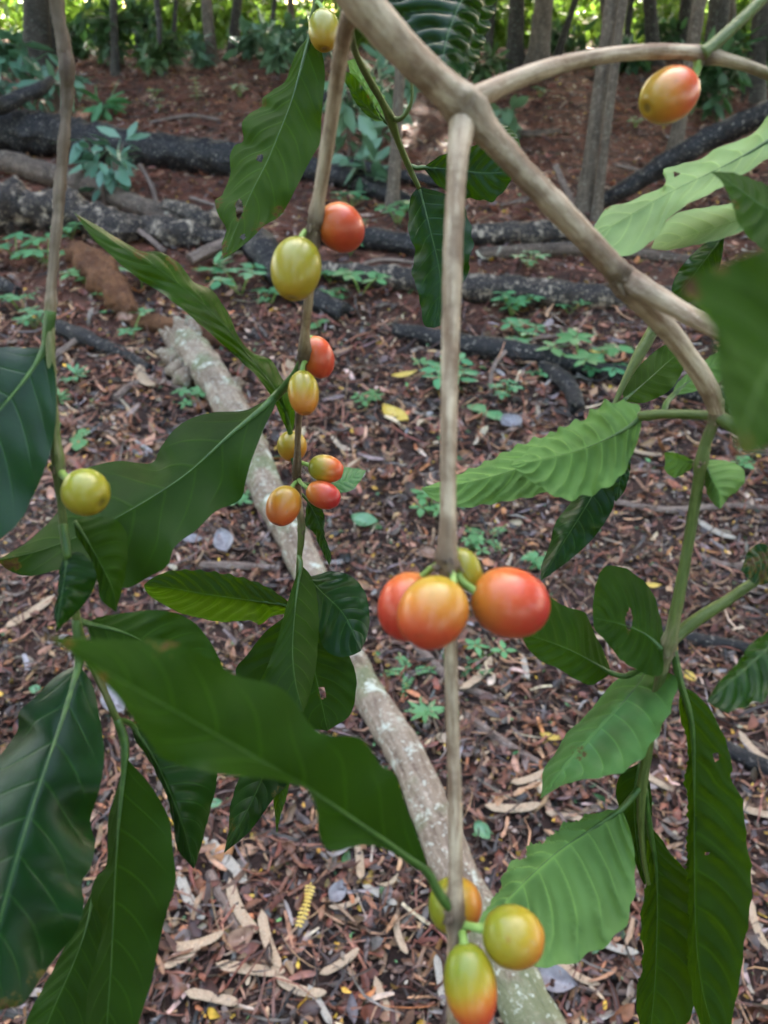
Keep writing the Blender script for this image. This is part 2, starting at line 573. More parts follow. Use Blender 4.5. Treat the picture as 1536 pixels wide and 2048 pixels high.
def twig(name, pts, parent, green=None, nodes=(), n=None, m='twig', seg=14, knob=0.02):
    """pts: (px, py, depth, width px). green: per point 0..1. nodes: (index of pt, darkness)"""
    g = green if green is not None else [0.0] * len(pts)
    g = g if isinstance(g, (list, tuple)) else [g] * len(pts)
    nd = [0.0] * len(pts)
    for i, q in nodes:
        nd[i] = q
    rows = []
    for (x, y, d, wpx), gg, q in zip(pts, g, nd):
        p = at(x, y, d)
        rows.append((p.x, p.y, p.z, 0.5 * wpx / FPX * d, gg, q))
    n = n or max(24, len(pts) * 14)
    S = crom(rows, n)
    V, F, UV, RI = tube(S[:, :3], S[:, 3], seg, True, 0.08 + 0.3 * np.clip(S[:, 5], 0, 1), 190.0, len(pts))
    og = at(*pts[0][:3])
    gr, no = list(S[RI, 4]), list(np.clip(S[RI, 5], 0, 1))
    V = list(V)
    for i, q in nodes:                                      # dried stipules and flower stubs round a node
        if q < 0.5 or i >= len(pts) - 1 or m != 'twig' or rows[i][5] <= max(rows[i - 1][5], rows[i + 1][5]):
            continue
        j = int(np.argmin(np.linalg.norm(S[:, :3] - np.array(rows[i][:3]), axis=1)))
        T = S[min(j + 2, n - 1), :3] - S[max(j - 2, 0), :3]
        T /= np.linalg.norm(T)
        e1 = np.cross(T, (0.3, 0.9, 0.2))
        e1 /= np.linalg.norm(e1)
        e2 = np.cross(T, e1)
        r = S[j, 3]
        for z in range(9):
            th = random.uniform(0, 6.28)
            d = e1 * math.cos(th) + e2 * math.sin(th)
            p0 = S[j, :3] + d * r * 0.8 + T * r * random.uniform(-0.5, 0.5)
            p1 = p0 + (d * random.uniform(0.3, 0.55) + T * random.uniform(-0.5, 0.9)) * r * random.uniform(0.7, 1.2)
            v2, f2, u2, _ = tube(crom([tuple(p0), tuple((p0 + p1) / 2 + T * r * 0.1), tuple(p1)], 6), np.linspace(r * 0.26, r * 0.07, 6), 6, True, 0.3, 900, z)
            o0 = len(V)
            V += v2
            F += [tuple(o0 + y for y in f) for f in f2]
            UV += u2
            gr += [0.0] * len(v2)
            no += [random.uniform(0.3, 1.0)] * len(v2)
    return mk(name, V, F, M[m], parent, og, UV, {'green': gr, 'node': no})


def leaf(parent, base, tip, mid, L, Rr, d, m='leaf_mid', side='top', dl=0.0, dr=0.0, bow=0.0, quilt=0.0006, nv=10, ruffle=0.0, pet=None, pw=14,
         holes=(), brown=(), scal=0.0, fold=0.0, nn=64, K=12, label=None, name='leaf'):
    """base, tip: px; mid, L, Rr: px polylines between them; d=(depth at base, at tip); dl, dr: how much deeper each edge lies (m)"""
    mid_ = crom([base] + list(mid) + [tip], nn)
    L_ = crom([base] + list(L) + [tip], nn)
    R_ = crom([base] + list(Rr) + [tip], nn)
    v = np.linspace(0, 1, nn)
    d_ = d[0] + (d[1] - d[0]) * v + bow * 4 * v * (1 - v)
    env = np.sin(np.pi * np.clip(v, 0, 1)) ** 0.7
    sd_ = (base[0] * 7 + base[1] * 13) % 97
    P = np.zeros((nn, 2 * K + 1, 3))
    U = np.zeros((nn, 2 * K + 1))
    px = np.zeros((nn, 2 * K + 1, 2))
    for i in range(nn):
        for j in range(-K, K + 1):
            s = abs(j) / K
            E = L_[i] if j < 0 else R_[i]
            ext = s
            if scal:
                ph = (v[i] - 0.18) * nv * 2 * math.pi
                ext = s * (1 + scal * env[i] * math.cos(ph) * s * s)
            q = mid_[i] * (1 - ext) + E * ext
            dd = d_[i] + (dl if j < 0 else dr) * env[i] * s ** 1.3
            if ruffle:
                dd += ruffle * env[i] * s * s * math.sin(v[i] * 19 + (2.1 if j < 0 else 0) + sd_) + 0.5 * ruffle * env[i] * s * s * math.sin(v[i] * 37 + sd_ * 2)
            p = at(q[0], q[1], dd)
            P[i, j + K] = p
            U[i, j + K] = j / K
            px[i, j + K] = q
    # quilting and fold along the blade's own normal
    G1 = np.gradient(P, axis=0)
    G2 = np.gradient(P, axis=1)
    Nn = np.cross(G1, G2)
    Nn /= np.linalg.norm(Nn, axis=2)[:, :, None] + 1e-12
    cn = np.mean(np.sum(Nn * (np.array(CAM) - P), axis=2))
    if cn < 0:
        Nn = -Nn
    flip = (cn < 0)
    au = np.abs(U)
    ph = (v[:, None] - 0.09 * au - 0.09 * au * au) * nv
    fr = ph - np.floor(ph)
    puff = np.sqrt(np.clip(np.sin(np.pi * fr), 0, 1)) - 0.6
    sgn = 1 if side == 'top' else -1
    H = 2.3 * quilt * puff * (np.clip(au * 4, 0, 1)) * (1 - 0.5 * au ** 3) * env[:, None] * sgn
    H = H - fold * env[:, None] * (1 - au) ** 2 * sgn
    H = H + 0.0005 * np.array([[noise.noise(Vector(P[i, j]) * 70) for j in range(2 * K + 1)] for i in range(nn)])
    P = P + Nn * H[:, :, None]
    W = 2 * K + 1
    V = P.reshape(-1, 3)
    F = []
    want_front = (side == 'top')
    for i in range(nn - 1):
        for j in range(W - 1):
            c = px[i:i + 2, j:j + 2].reshape(-1, 2).mean(axis=0)
            if any((c[0] - hx) ** 2 / (rx * rx) + (c[1] - hy) ** 2 / (ry * ry) < 1 for hx, hy, rx, ry in holes):
                continue
            f = (i * W + j, (i + 1) * W + j, (i + 1) * W + j + 1, i * W + j + 1)
            # f has normal along cross(G1, G2)
            if flip == want_front:
                f = f[::-1]
            F.append(f)
    bw = np.zeros(nn * W)
    pf = px.reshape(-1, 2)
    for bx, by, br in brown:
        bw = np.maximum(bw, np.clip(1.0 - np.hypot(pf[:, 0] - bx, pf[:, 1] - by) / br, 0, 1))
    for hx, hy, rx, ry in holes:
        bw = np.maximum(bw, np.clip(1.2 - np.hypot((pf[:, 0] - hx) / rx, (pf[:, 1] - hy) / ry) * 0.75, 0, 0.45))
    uvs = np.stack([U.ravel(), np.repeat(v, W)], axis=1)
    V = V.tolist()
    mi = [0] * len(F)
    ms_ = [M[m], M['petiole']]
    # raised midrib on the underside / petiole
    pts = []
    if pet:
        pts = [tuple(q) for q in pet]
    npt = len(pts)
    if True:
        mm = []
        for q in pts:
            mm.append((*at(*q[:3]), 0.5 * (q[3] if len(q) > 3 else pw) / FPX * q[2]))
        pwid = 0.5 * pw / FPX * d_[0]
        for i in range(0 if npt else 1, nn - 2, 5):
            wv = pwid * (0.8 * max(0, 1 - v[i] * 3.2) + 0.22 * (1 - v[i]) + 0.02)
            p = P[i, K] - Nn[i, K] * wv * (0.75 if side == 'top' else 0.45)
            mm.append((p[0], p[1], p[2], wv))
        S = crom(mm, max(20, len(mm) * 3))
        tv, tf, tu, ri = tube(S[:, :3], S[:, 3], 8)
        o0 = len(V)
        V += [list(q) for q in tv]
        F += [tuple(o0 + k for k in f) for f in tf]
        mi += [1] * len(tf)
        uvs = np.vstack([uvs, np.array(tu)])
        bw = np.concatenate([bw, np.zeros(len(tv))])
    og = at(pts[0][0], pts[0][1], pts[0][2]) if pts else Vector(P[0, K])
    o = mk(name, V, F, ms_, parent, og, uvs, {'brown': bw}, True, mi)
    if label:
        o['label'] = label
    return o


def cherry(parent, c, a, b, ang, d, ripe=0.5, grad=(0.3, (0, 1)), stalk=None, tilt=0.0, sw=14, label=None, scar=0.05):
    """c: px centre; a, b: half length and half width in px; ang: image angle (deg, 0 = right, 90 = down) of the tip; grad: (strength, image direction of ripening)"""
    ctr = at(c[0], c[1], d)
    X = Vector((1, 0, 0))
    Y = Vector((0, -SP, -CP))                                # image down
    Z = Vector((0, CP, -SP))                                 # away from the camera
    ax = (X * math.cos(R(ang)) + Y * math.sin(R(ang))) * math.cos(R(tilt)) + Z * math.sin(R(tilt))
    s1 = ax.cross(Z).normalized()
    s2 = ax.cross(s1).normalized()
    A, B = a / FPX * d, b / FPX * d
    V, F, rp, sc, uv = [], [], [], [], []
    nr, ns = 30, 36
    gd = (X * grad[1][0] + Y * grad[1][1]).normalized()
    for i in range(nr + 1):
        th = math.pi * i / nr
        ct, st = math.cos(th), math.sin(th) ** 0.93
        z = -A * ct
        if i > nr - 3:
            z = -A * math.cos(math.pi * (nr - 3) / nr) - A * 0.012 * (i - nr + 3)
        for s in range(ns):
            ph = 2 * math.pi * s / ns
            r = B * st * (1 + 0.03 * math.cos(2 * ph) + 0.03 * ct)
            p = ctr + ax * z + (s1 * math.cos(ph) + s2 * math.sin(ph)) * r
            V.append(p)
            n = (p - ctr).normalized()
            rp.append(min(1, max(0, ripe + grad[0] * n.dot(gd))))
            sc.append((1.0 if i > nr - 2 else 0.0) * min(1, scar * 4) if i > nr - 3 else (0.6 if i == 0 else 0.0))
            uv.append((s / ns, i / nr))
    for i in range(nr):
        for s in range(ns):
            s_ = (s + 1) % ns
            F.append((i * ns + s, i * ns + s_, (i + 1) * ns + s_, (i + 1) * ns + s))
    mi = [0] * len(F)
    ms_ = [M['cherry'], M['stalk']]
    if stalk:
        p0 = at(*stalk)
        p1 = ctr - ax * (A * 0.93)
        mdl = (p0 + p1) / 2 - ax * (A * 0.12)
        r0 = 0.5 * sw / FPX * d
        S = crom([(*p0, r0 * 1.1), (*mdl, r0 * 0.9), (*p1, r0 * 1.15)], 14)
        tv, tf, tu, _ = tube(S[:, :3], S[:, 3], 10)
        o0 = len(V)
        V += [Vector(q) for q in tv]
        F += [tuple(o0 + k for k in f) for f in tf]
        mi += [1] * len(tf)
        rp += [0] * len(tv)
        sc += [0] * len(tv)
        uv += tu
    o = mk('cherry', [tuple(q) for q in V], F, ms_, parent, at(*stalk) if stalk else ctr, uv, {'ripe': rp, 'scar': sc}, True, mi)
    if label:
        o['label'] = label
    return o


# ================================================================== LARGE STRUCTURE: ground
def axis_(*segs):
    out = []
    for a, b, s in segs:
        out += list(np.arange(a, b, s))
    return np.array(out)


def build_ground():
    ys = axis_((-6, 0, 0.3), (0, 6.5, 0.04), (6.5, 16, 0.12), (16, 120, 3.0))
    xh = axis_((0.025, 3, 0.05), (3, 8, 0.15), (8, 90, 3.0))
    xs = np.concatenate([-xh[::-1], xh])
    V = [(x, y, hg(x, y)) for y in ys for x in xs]
    n = len(xs)
    F = [(j * n + i, j * n + i + 1, (j + 1) * n + i + 1, (j + 1) * n + i) for j in range(len(ys) - 1) for i in range(n - 1)]
    tag(mk('ground', V, F, M['soil']), 'reddish brown forest soil rising to a low bank', 'ground', None, 'structure')


build_ground()

# ------------------------------------------------------------------ fallen logs and branches
LOGUSED = []


def px_tube(name, pts, m, parent=None, rough=0.16, rs=9.0, seg=18, sink=0.85, jag=0.6, n=None, lift=0.0, origin=None):
    """a log lying on the ground along image points (px, py, width px[, lift m])"""
    rows = []
    for q in pts:
        x, y, wpx = q[:3]
        up = q[3] if len(q) > 3 else lift
        p = gp(x, y, 0.04)
        r = 0.5 * wpx / FPX * depth_of(p)
        p = gp(x, y, r * sink + up)
        r = 0.5 * wpx / FPX * depth_of(p)
        rows.append((p.x, p.y, p.z, r))
    S = crom(rows, n or max(30, len(pts) * 14))
    V, F, UV, RI = tube(S[:, :3], S[:, 3], seg, True, rough, rs, len(name) + pts[0][0], jag)
    return mk(name, V, F, M[m], parent, origin or rows[0][:3], UV)


def log(pts, m, label, cat='log', name='fallen_log', **k):
    return tag(px_tube(name, pts, m, **k), label, cat)


pale = log([(362, 672, 50, .05), (392, 708, 66, .02), (440, 778, 66), (495, 880, 66), (535, 985, 66), (595, 1095, 63), (675, 1275, 65), (740, 1395, 69), (800, 1490, 74), (868, 1640, 84),
            (930, 1790, 93), (995, 1900, 99), (1075, 2050, 109), (1150, 2180, 114)], 'pale_log', 'long pale lichen-spotted log running diagonally over the leaf litter', name='fallen_log', rough=0.13, rs=16, n=220, seg=30, jag=1.6)
SV, SF = [], []
for k, (x, y, dx, dy) in enumerate(((340, 690, -22, -30), (352, 668, -10, -36), (368, 660, 4, -30), (335, 712, -26, -8), (345, 728, -20, 18), (356, 742, -12, 26))):
    a0, a1 = gp(x + 22, y + 14, 0.05), gp(x + dx, y + dy, 0.06 if dy < 0 else 0.02)
    v2, f2, _, _ = tube(crom([tuple(a0), tuple((a0 + a1) / 2 + Vector((0.01, 0, 0.012))), tuple(a1)], 9), np.array([.05, .05, .047, .043, .037, .03, .022, .014, .005]), 9, True, 0.3, 30, k)
    o0 = len(SV)
    SV += v2
    SF += [tuple(o0 + z for z in f) for f in f2]
mk('broken_end', SV, SF, M['pale_log'], pale, tuple(gp(362, 672, .05)), [(0.3, 0.1)] * len(SV))
p0 = gp(440, 770, 0.05)
q0, q1 = gp(448, 775, 0.05), gp(482, 768, 0.07)
V, F, UV, RI = tube(crom([tuple(q0), tuple((q0 + q1) / 2), tuple(q1)], 10), [0.05, .045, .042, .04, .038, .037, .036, .035, .035, .034], 14, True, 0.12, 20, 3, 0.4)
mk('branch_stub', V, F, M['pale_log'], pale, tuple(q0), UV)

log([(-120, 262, 84), (0, 264, 82), (110, 270, 80), (180, 284, 74), (230, 290, 66), (330, 304, 62), (450, 318, 68), (560, 330, 54), (680, 352, 42), (790, 395, 36), (860, 430, 28)], 'black_log',
    'long charred black log across the bare red soil', n=200, rough=0.22, seg=26)
log([(-60, 205, 34, .45), (0, 212, 32, .36), (45, 192, 28, .42), (80, 178, 25, .46), (103, 160, 17, .5)], 'black_log', 'short bent black branch jutting over the end of the charred log', 'branch', 'dead_branch', rough=0.1)
log([(-80, 318, 42), (0, 322, 44), (90, 346, 46), (175, 372, 44), (250, 402, 40), (330, 432, 44), (372, 448, 36)], 'grey_wood', 'pale barked log half hidden behind the bluish seedling', rough=0.12)
log([(-90, 425, 96), (0, 415, 100), (60, 425, 78), (110, 420, 92), (180, 440, 62), (230, 455, 70), (290, 455, 48), (350, 468, 58), (430, 478, 40), (500, 486, 26)], 'patchy_log', 'thick decaying log with flaking pale patches and dark hollows', rough=0.42, rs=7, n=150, seg=28)
log([(330, 410, 26, .1), (380, 425, 36, .08), (420, 445, 40, .05), (480, 400, 34, .04), (540, 380, 30, .03)], 'patchy_log', 'crooked mottled branch lying on the decaying log', 'branch', 'dead_branch', rough=0.2)
log([(505, 478, 62), (530, 505, 66), (560, 545, 56), (600, 585, 48), (690, 625, 40)], 'black_log', 'short black rotten log pointing down from the jumble of wood', rough=0.2)
log([(152, 505, 44), (185, 530, 62), (215, 565, 66), (245, 600, 50), (268, 628, 30)], 'rotten_wood', 'crumbling orange-brown chunk of rotten wood among clover-like seedlings', 'log', 'rotten_log', rough=0.5, rs=13, seg=30, n=80)
log([(270, 645, 28), (330, 650, 36), (410, 668, 40), (470, 690, 34), (500, 715, 22)], 'rotten_wood', 'flat orange-brown splinter of rotten wood behind the broken end of the pale log', 'log', 'rotten_log', rough=0.35)
log([(115, 655, 34), (150, 668, 36), (200, 690, 32), (250, 708, 24), (300, 738, 16)], 'black_log', 'black stick-like log with a pale twig across it', rough=0.15)
log([(640, 540, 34), (740, 552, 46), (840, 562, 50), (940, 574, 56), (1060, 584, 58), (1160, 592, 50), (1260, 596, 46), (1380, 600, 52), (1560, 612, 50)], 'patchy_log', 'long dark log with scattered pale bark patches behind the seedlings', n=200, rough=0.2, seg=26)
log([(640, 470, 40), (730, 476, 44), (820, 490, 42), (880, 505, 34)], 'black_log', 'dark split log lying just behind the patchy one', rough=0.2)
log([(930, 470, 40), (1010, 468, 46), (1100, 466, 44), (1180, 470, 40), (1260, 476, 30)], 'patchy_log', 'grey mottled log with a pale broken face', rough=0.2)
log([(960, 508, 26), (1060, 502, 28), (1160, 498, 28), (1290, 510, 24), (1400, 522, 20)], 'grey_wood', 'thin brown log laid along the front of the mottled one', rough=0.12)
log([(790, 660, 30), (850, 672, 38), (930, 690, 44), (1010, 702, 46), (1090, 715, 44), (1180, 738, 40), (1300, 765, 44), (1420, 790, 40), (1560, 815, 40)], 'black_log',
    'smooth black log on open litter in front of the longer patchy log', n=110, rough=0.1)
log([(1085, 735, 34), (1120, 755, 38), (1145, 785, 36), (1155, 820, 30)], 'black_log', 'black bent side limb turning down from the smooth black log', 'branch', 'dead_branch', rough=0.12)
log([(1165, 412, 26, .0), (1240, 385, 32, .1), (1310, 340, 40, .25), (1380, 298, 40, .4), (1450, 262, 44, .5), (1560, 215, 48, .65)], 'black_log', 'thick black burnt limb slanting up beside the leaning tree', 'branch', 'dead_branch', rough=0.22)
log([(1150, 1235, 22), (1280, 1258, 26), (1400, 1282, 30), (1560, 1312, 30)], 'black_log', 'narrow black branch on the litter behind the coffee shoot', 'branch', 'dead_branch', rough=0.12)
log([(1440, 1488, 30), (1500, 1520, 34), (1580, 1556, 36)], 'black_log', 'stubby black branch end beside a tan pod', 'branch', 'dead_branch', rough=0.12)
log([(40, 585, 20), (0, 570, 34), (-70, 560, 36)], 'black_log', 'dark log end among clover-like seedlings near the rotten chunk', rough=0.14)
log([(700, 330, 26), (800, 352, 26), (880, 366, 22), (960, 372, 14)], 'black_log', 'slim dark log on the red slope behind the small pale sapling', rough=0.16)
log([(600, 200, 22), (680, 196, 24), (760, 204, 20)], 'black_log', 'short dark log lying high on the red slope', rough=0.16)
log([(945, 240, 12), (1050, 268, 14), (1120, 262, 12)], 'grey_wood', 'thin grey log on the slope behind the arching branch', rough=0.12)

# thin sticks
for pts, lab in (
        ([(980, 790, 8), (985, 740, 9, .03), (1010, 705, 10, .05), (1060, 680, 9, .04), (1110, 672, 8), (1150, 660, 8)], 'pale forked stick bent over the smooth black log'),
        ([(105, 716, 14), (130, 698, 14, .02), (152, 680, 13, .05)], 'short pale stick leaning on the black stick-like log'),
        ([(230, 800, 14), (262, 772, 15), (310, 762, 14), (350, 772, 12), (400, 800, 10)], 'crooked brown stick on the litter behind the hanging leaf'),
        ([(930, 1430, 18), (985, 1470, 20), (1040, 1505, 18), (1090, 1532, 15), (1150, 1560, 12)], 'straight grey stick in front of the long pale log'),
        ([(420, 1745, 22), (440, 1790, 24), (470, 1850, 22), (495, 1890, 18)], 'brown stick lying between the pods'),
        ([(690, 1165, 8), (790, 1190, 9), (880, 1210, 10), (990, 1225, 9)], 'thin dark stick behind the cluster of ripe cherries'),
        ([(1000, 880, 9), (1100, 900, 10), (1200, 930, 10), (1320, 945, 9)], 'slender brown stick under the quilted leaves'),
        ([(820, 1275, 18), (870, 1330, 20), (920, 1370, 18), (1000, 1400, 12)], 'dark rotted stick beside the hanging stem'),
        ([(400, 1130, 16), (470, 1132, 18), (560, 1137, 14)], 'pale straight stick above the long quilted leaf'),
        ([(1110, 330, 13, .25), (1130, 375, 14, .12), (1150, 415, 13)], 'pale broken stake stuck in the soil by the leaning tree'),
        ([(1230, 330, 8, .05), (1290, 345, 9), (1370, 372, 8)], 'thin stick on the soil behind the leaning tree'),
        ([(380, 520, 26, .03), (420, 500, 26, .05), (470, 480, 22, .07)], 'pale stub of wood sticking out under the decaying log'),
        ([(850, 950, 8), (930, 935, 9), (1040, 930, 9)], 'dark twig on the litter behind the hanging stem'),
        ([(60, 770, 8), (170, 850, 9), (300, 880, 9), (420, 905, 8)], 'long dark twig crossing the litter behind the large leaf'),
        ([(1210, 1000, 14), (1330, 1020, 16), (1460, 1012, 14), (1560, 1020, 12)], 'weathered brown stick behind the green shoot'),
        ([(1400, 1110, 12), (1450, 1130, 14), (1520, 1128, 12)], 'short tan stick behind the small twig'),
        ([(640, 1900, 9), (720, 1880, 10), (830, 1895, 9)], 'thin brown twig across the litter between the pods and the pale log'),
        ([(20, 380, 12, .1), (70, 395, 13, .1), (130, 372, 10, .12)], 'stick lying across the decayed log and the pale barked log'),
        ([(240, 440, 10, .1), (290, 470, 12, .05), (330, 505, 11)], 'dark stick leaning off the decayed log onto the soil'),
        ([(380, 395, 8, .12), (470, 420, 9, .1), (560, 410, 7, .05)], 'thin stick crossing behind the crooked mottled branch'),
        ([(280, 330, 9, .1), (305, 375, 10, .04), (315, 420, 9)], 'thin stick propped against the charred log'),
        ([(480, 250, 8), (560, 262, 9), (640, 250, 8)], 'thin stick on the red slope behind the ragged leaf'),
        ([(300, 245, 7), (380, 232, 8), (440, 240, 7)], 'thin stick on the red slope above the charred log'),
        ([(700, 540, 8, .1), (760, 520, 9, .1), (850, 528, 8, .08)], 'thin stick resting on top of the patchy log'),
        ([(1000, 410, 8), (1080, 395, 9), (1140, 402, 8)], 'thin stick on the soil between the bough and the leaning tree'),
        ([(1240, 450, 8), (1290, 430, 9), (1340, 418, 8)], 'thin stick on the soil below the burnt limb'),
        ([(1100, 1960, 10), (1200, 1985, 12), (1290, 1980, 10)], 'dark brown twig under the drooping veined leaf')):
    tag(px_tube('dead_stick', pts, 'stick', seg=8, rough=0.1, rs=40, sink=0.9, jag=0.2), lab, 'stick')


# ------------------------------------------------------------------ leaves of every plant but the coffee: vectorised leaf cards with a fold
def leaf_cloud(P, D, Nn, Ln, Wd, tone, droop=0.12):
    """P base points, D directions, Nn normals (unit rows), lengths, widths -> verts, faces, tone"""
    n = len(P)
    S = np.cross(D, Nn)
    S /= np.linalg.norm(S, axis=1)[:, None] + 1e-9
    Nn = np.cross(S, D)
    T = [(0, 0, 0), (0.34, 0.5, 0.03), (0.7, 0.4, 0.0), (1, 0, -1.0), (0.7, -0.4, 0.0), (0.34, -0.5, 0.03), (0.34, 0, -0.1), (0.7, 0, -0.1)]
    V = np.zeros((n, 8, 3))
    for k, (a, b, c) in enumerate(T):
        dz = c * 0.0 if k in (0, 3) else c
        V[:, k] = P + D * (Ln * a)[:, None] + S * (Wd * b)[:, None] + Nn * (Wd * dz - Ln * droop * a * a)[:, None]
    base = np.array([(0, 6, 1), (6, 7, 2), (6, 2, 1), (7, 3, 2), (0, 5, 6), (6, 5, 4), (6, 4, 7), (7, 4, 3)])
    F = (base[None] + (np.arange(n) * 8)[:, None, None]).reshape(-1, 3)
    return V.reshape(-1, 3), F, np.repeat(tone, 8)


def fast_mesh(name, V, F, mats, attrs=None, cols=None, smooth=False):
    me = bpy.data.meshes.new(name)
    V = np.asarray(V, dtype=np.float32)
    F = np.asarray(F, dtype=np.int32)
    k = F.shape[1]
    me.vertices.add(len(V))
    me.vertices.foreach_set('co', V.ravel())
    me.loops.add(F.size)
    me.loops.foreach_set('vertex_index', F.ravel())
    me.polygons.add(len(F))
    me.polygons.foreach_set('loop_start', np.arange(0, F.size, k, dtype=np.int32))
    me.polygons.foreach_set('loop_total', np.full(len(F), k, dtype=np.int32))
    for m in mats:
        me.materials.append(m)
    for kx, a in (attrs or {}).items():
        at_ = me.attributes.new(kx, 'FLOAT', 'POINT')
        at_.data.foreach_set('value', np.asarray(a, dtype=np.float32))
    if cols is not None:
        ca = me.attributes.new('col', 'FLOAT_COLOR', 'POINT')
        ca.data.foreach_set('color', np.asarray(cols, dtype=np.float32).ravel())
    if smooth:
        me.polygons.foreach_set('use_smooth', np.ones(len(F), dtype=bool))
    me.update(calc_edges=True)
    me.validate()
    return me


def unit(a):
    return a / (np.linalg.norm(a, axis=1)[:, None] + 1e-9)


def blob_leaves(clumps, per, ln, wd, up=0.35, jitter=0.35):
    """clumps: (x, y, z, rx, ry, rz)"""
    PP, DD, NN, TT = [], [], [], []
    for c in clumps:
        n = int(per * (c[3] * c[4] * c[5]) ** 0.5) if per > 0 else int(-per)
        d = unit(rng.normal(size=(n, 3)))
        r = rng.random(n) ** 0.45
        p = d * r[:, None] * np.array(c[3:6]) + np.array(c[:3])
        D = unit(d * 0.7 + rng.normal(size=(n, 3)) * 0.6 + np.array([0, 0, -0.25]))
        NN.append(unit(np.array([0, 0, 1.0]) * up * 3 + rng.normal(size=(n, 3)) * 0.6))
        PP.append(p)
        DD.append(D)
        TT.append(np.clip(rng.random() * 0.6 + rng.normal(size=n) * 0.2 + 0.2, 0, 1))
    P, D, Nn, T = map(np.concatenate, (PP, DD, NN, TT))
    n = len(P)
    L = ln * (0.7 + 0.6 * rng.random(n))
    return leaf_cloud(P, D, Nn, L, L * wd, T)


def place(name, me, parent=None, loc=(0, 0, 0), rz=0.0, s=1.0):
    o = bpy.data.objects.new(name, me)
    SC.collection.objects.link(o)
    o.parent = parent
    o.location = loc
    o.rotation_euler = (0, 0, rz)
    o.scale = (s, s, s)
    ORG[o.name] = Vector(loc)
    return o


# ------------------------------------------------------------------ unseen canopy added for shade, and the wood beyond (masses nobody could count)
def canopy():  # out-of-view leaf clumps, added to block the sun and narrow the sky
    cl = []
    for i in range(380):
        x, y = rng.uniform(-18, 18), rng.uniform(8.2, 23.5)
        cl.append((x, y, rng.uniform(5.6, 7.6), rng.uniform(1.2, 2.2), rng.uniform(1.2, 2.0), rng.uniform(0.5, 0.9)))
    for i in range(170):                                       # taller unseen clumps added to keep sun off the leaves behind the camera
        x, y = rng.uniform(-18, 18), rng.uniform(14, 22)
        cl.append((x, y, rng.uniform(8, 18.5), rng.uniform(1.4, 2.4), rng.uniform(1.2, 2.0), rng.uniform(0.6, 1.1)))
    for i in range(110):                                       # unseen clumps added behind and beside the camera to cut frontal light
        x, y = rng.uniform(-13, 13), rng.uniform(-12, -2.2)
        cl.append((x, y, rng.uniform(0.6, 8), rng.uniform(1.2, 2.0), rng.uniform(0.9, 1.4), rng.uniform(0.7, 1.2)))
    for i in range(120):
        s = 1 if i % 2 else -1
        x, y = s * rng.uniform(4.9, 12), rng.uniform(-4, 9)
        cl.append((x, y, rng.uniform(0.8, 8) if abs(x) > 8.5 else rng.uniform(4.6, 8), rng.uniform(0.8, 1.3), rng.uniform(1.2, 2.0), rng.uniform(0.7, 1.2)))
    V, F, T = blob_leaves(cl, -150, 0.42, 0.55, up=0.6)
    o = place('shade_canopy', fast_mesh('shade_canopy', V, F, [M['crown']], {'tone': T}))
    tag(o, 'unseen leafy canopy added to shade the forest floor', 'canopy', None, 'stuff')


canopy()


def far_wood():
    cl = []
    for i in range(230):
        x, y = rng.uniform(-16, 16), rng.uniform(15.5, 27)
        z = hb(x, y) + rng.uniform(0.1, 3.2) * (1 if y > 18 else 0.35)
        cl.append((x, y, z, rng.uniform(0.6, 1.3), rng.uniform(0.6, 1.2), rng.uniform(0.4, 0.9)))
    for i in range(110):
        x, y = rng.uniform(-12, 12), rng.uniform(14.0, 19)
        cl.append((x, y, hb(x, y) + rng.uniform(0.05, 0.7), rng.uniform(0.4, 0.9), rng.uniform(0.4, 0.8), rng.uniform(0.2, 0.45)))
    V, F, T = blob_leaves(cl, -110, 0.22, 0.5)
    o = place('clearing_foliage', fast_mesh('clearing_foliage', V, F, [M['clearing']], {'tone': T}))
    tag(o, 'bright sunlit foliage filling the clearing beyond the tree trunks', 'foliage', None, 'stuff')
    cl = []
    for i in range(160):
        x, y = rng.uniform(-30, 30), rng.uniform(31, 40)
        cl.append((x, y, rng.uniform(-0.3, 8.0), rng.uniform(1.5, 3), rng.uniform(1.2, 2.5), rng.uniform(1.0, 2.0)))
    V, F, T = blob_leaves(cl, -140, 0.6, 0.6)
    o = place('far_woods', fast_mesh('far_woods', V, F, [M['shrub_dark']], {'tone': T}))
    tag(o, 'dense dark wood closing the view behind the clearing', 'woods', None, 'stuff')


far_wood()

# ------------------------------------------------------------------ trees
V, F, T = blob_leaves([(rng.normal() * 0.9, rng.normal() * 0.9, rng.uniform(-0.8, 0.9), 0.9, 0.9, 0.6) for i in range(9)], -70, 0.34, 0.55, up=0.6)
CROWN = fast_mesh('crown', V, F, [M['crown']], {'tone': T})


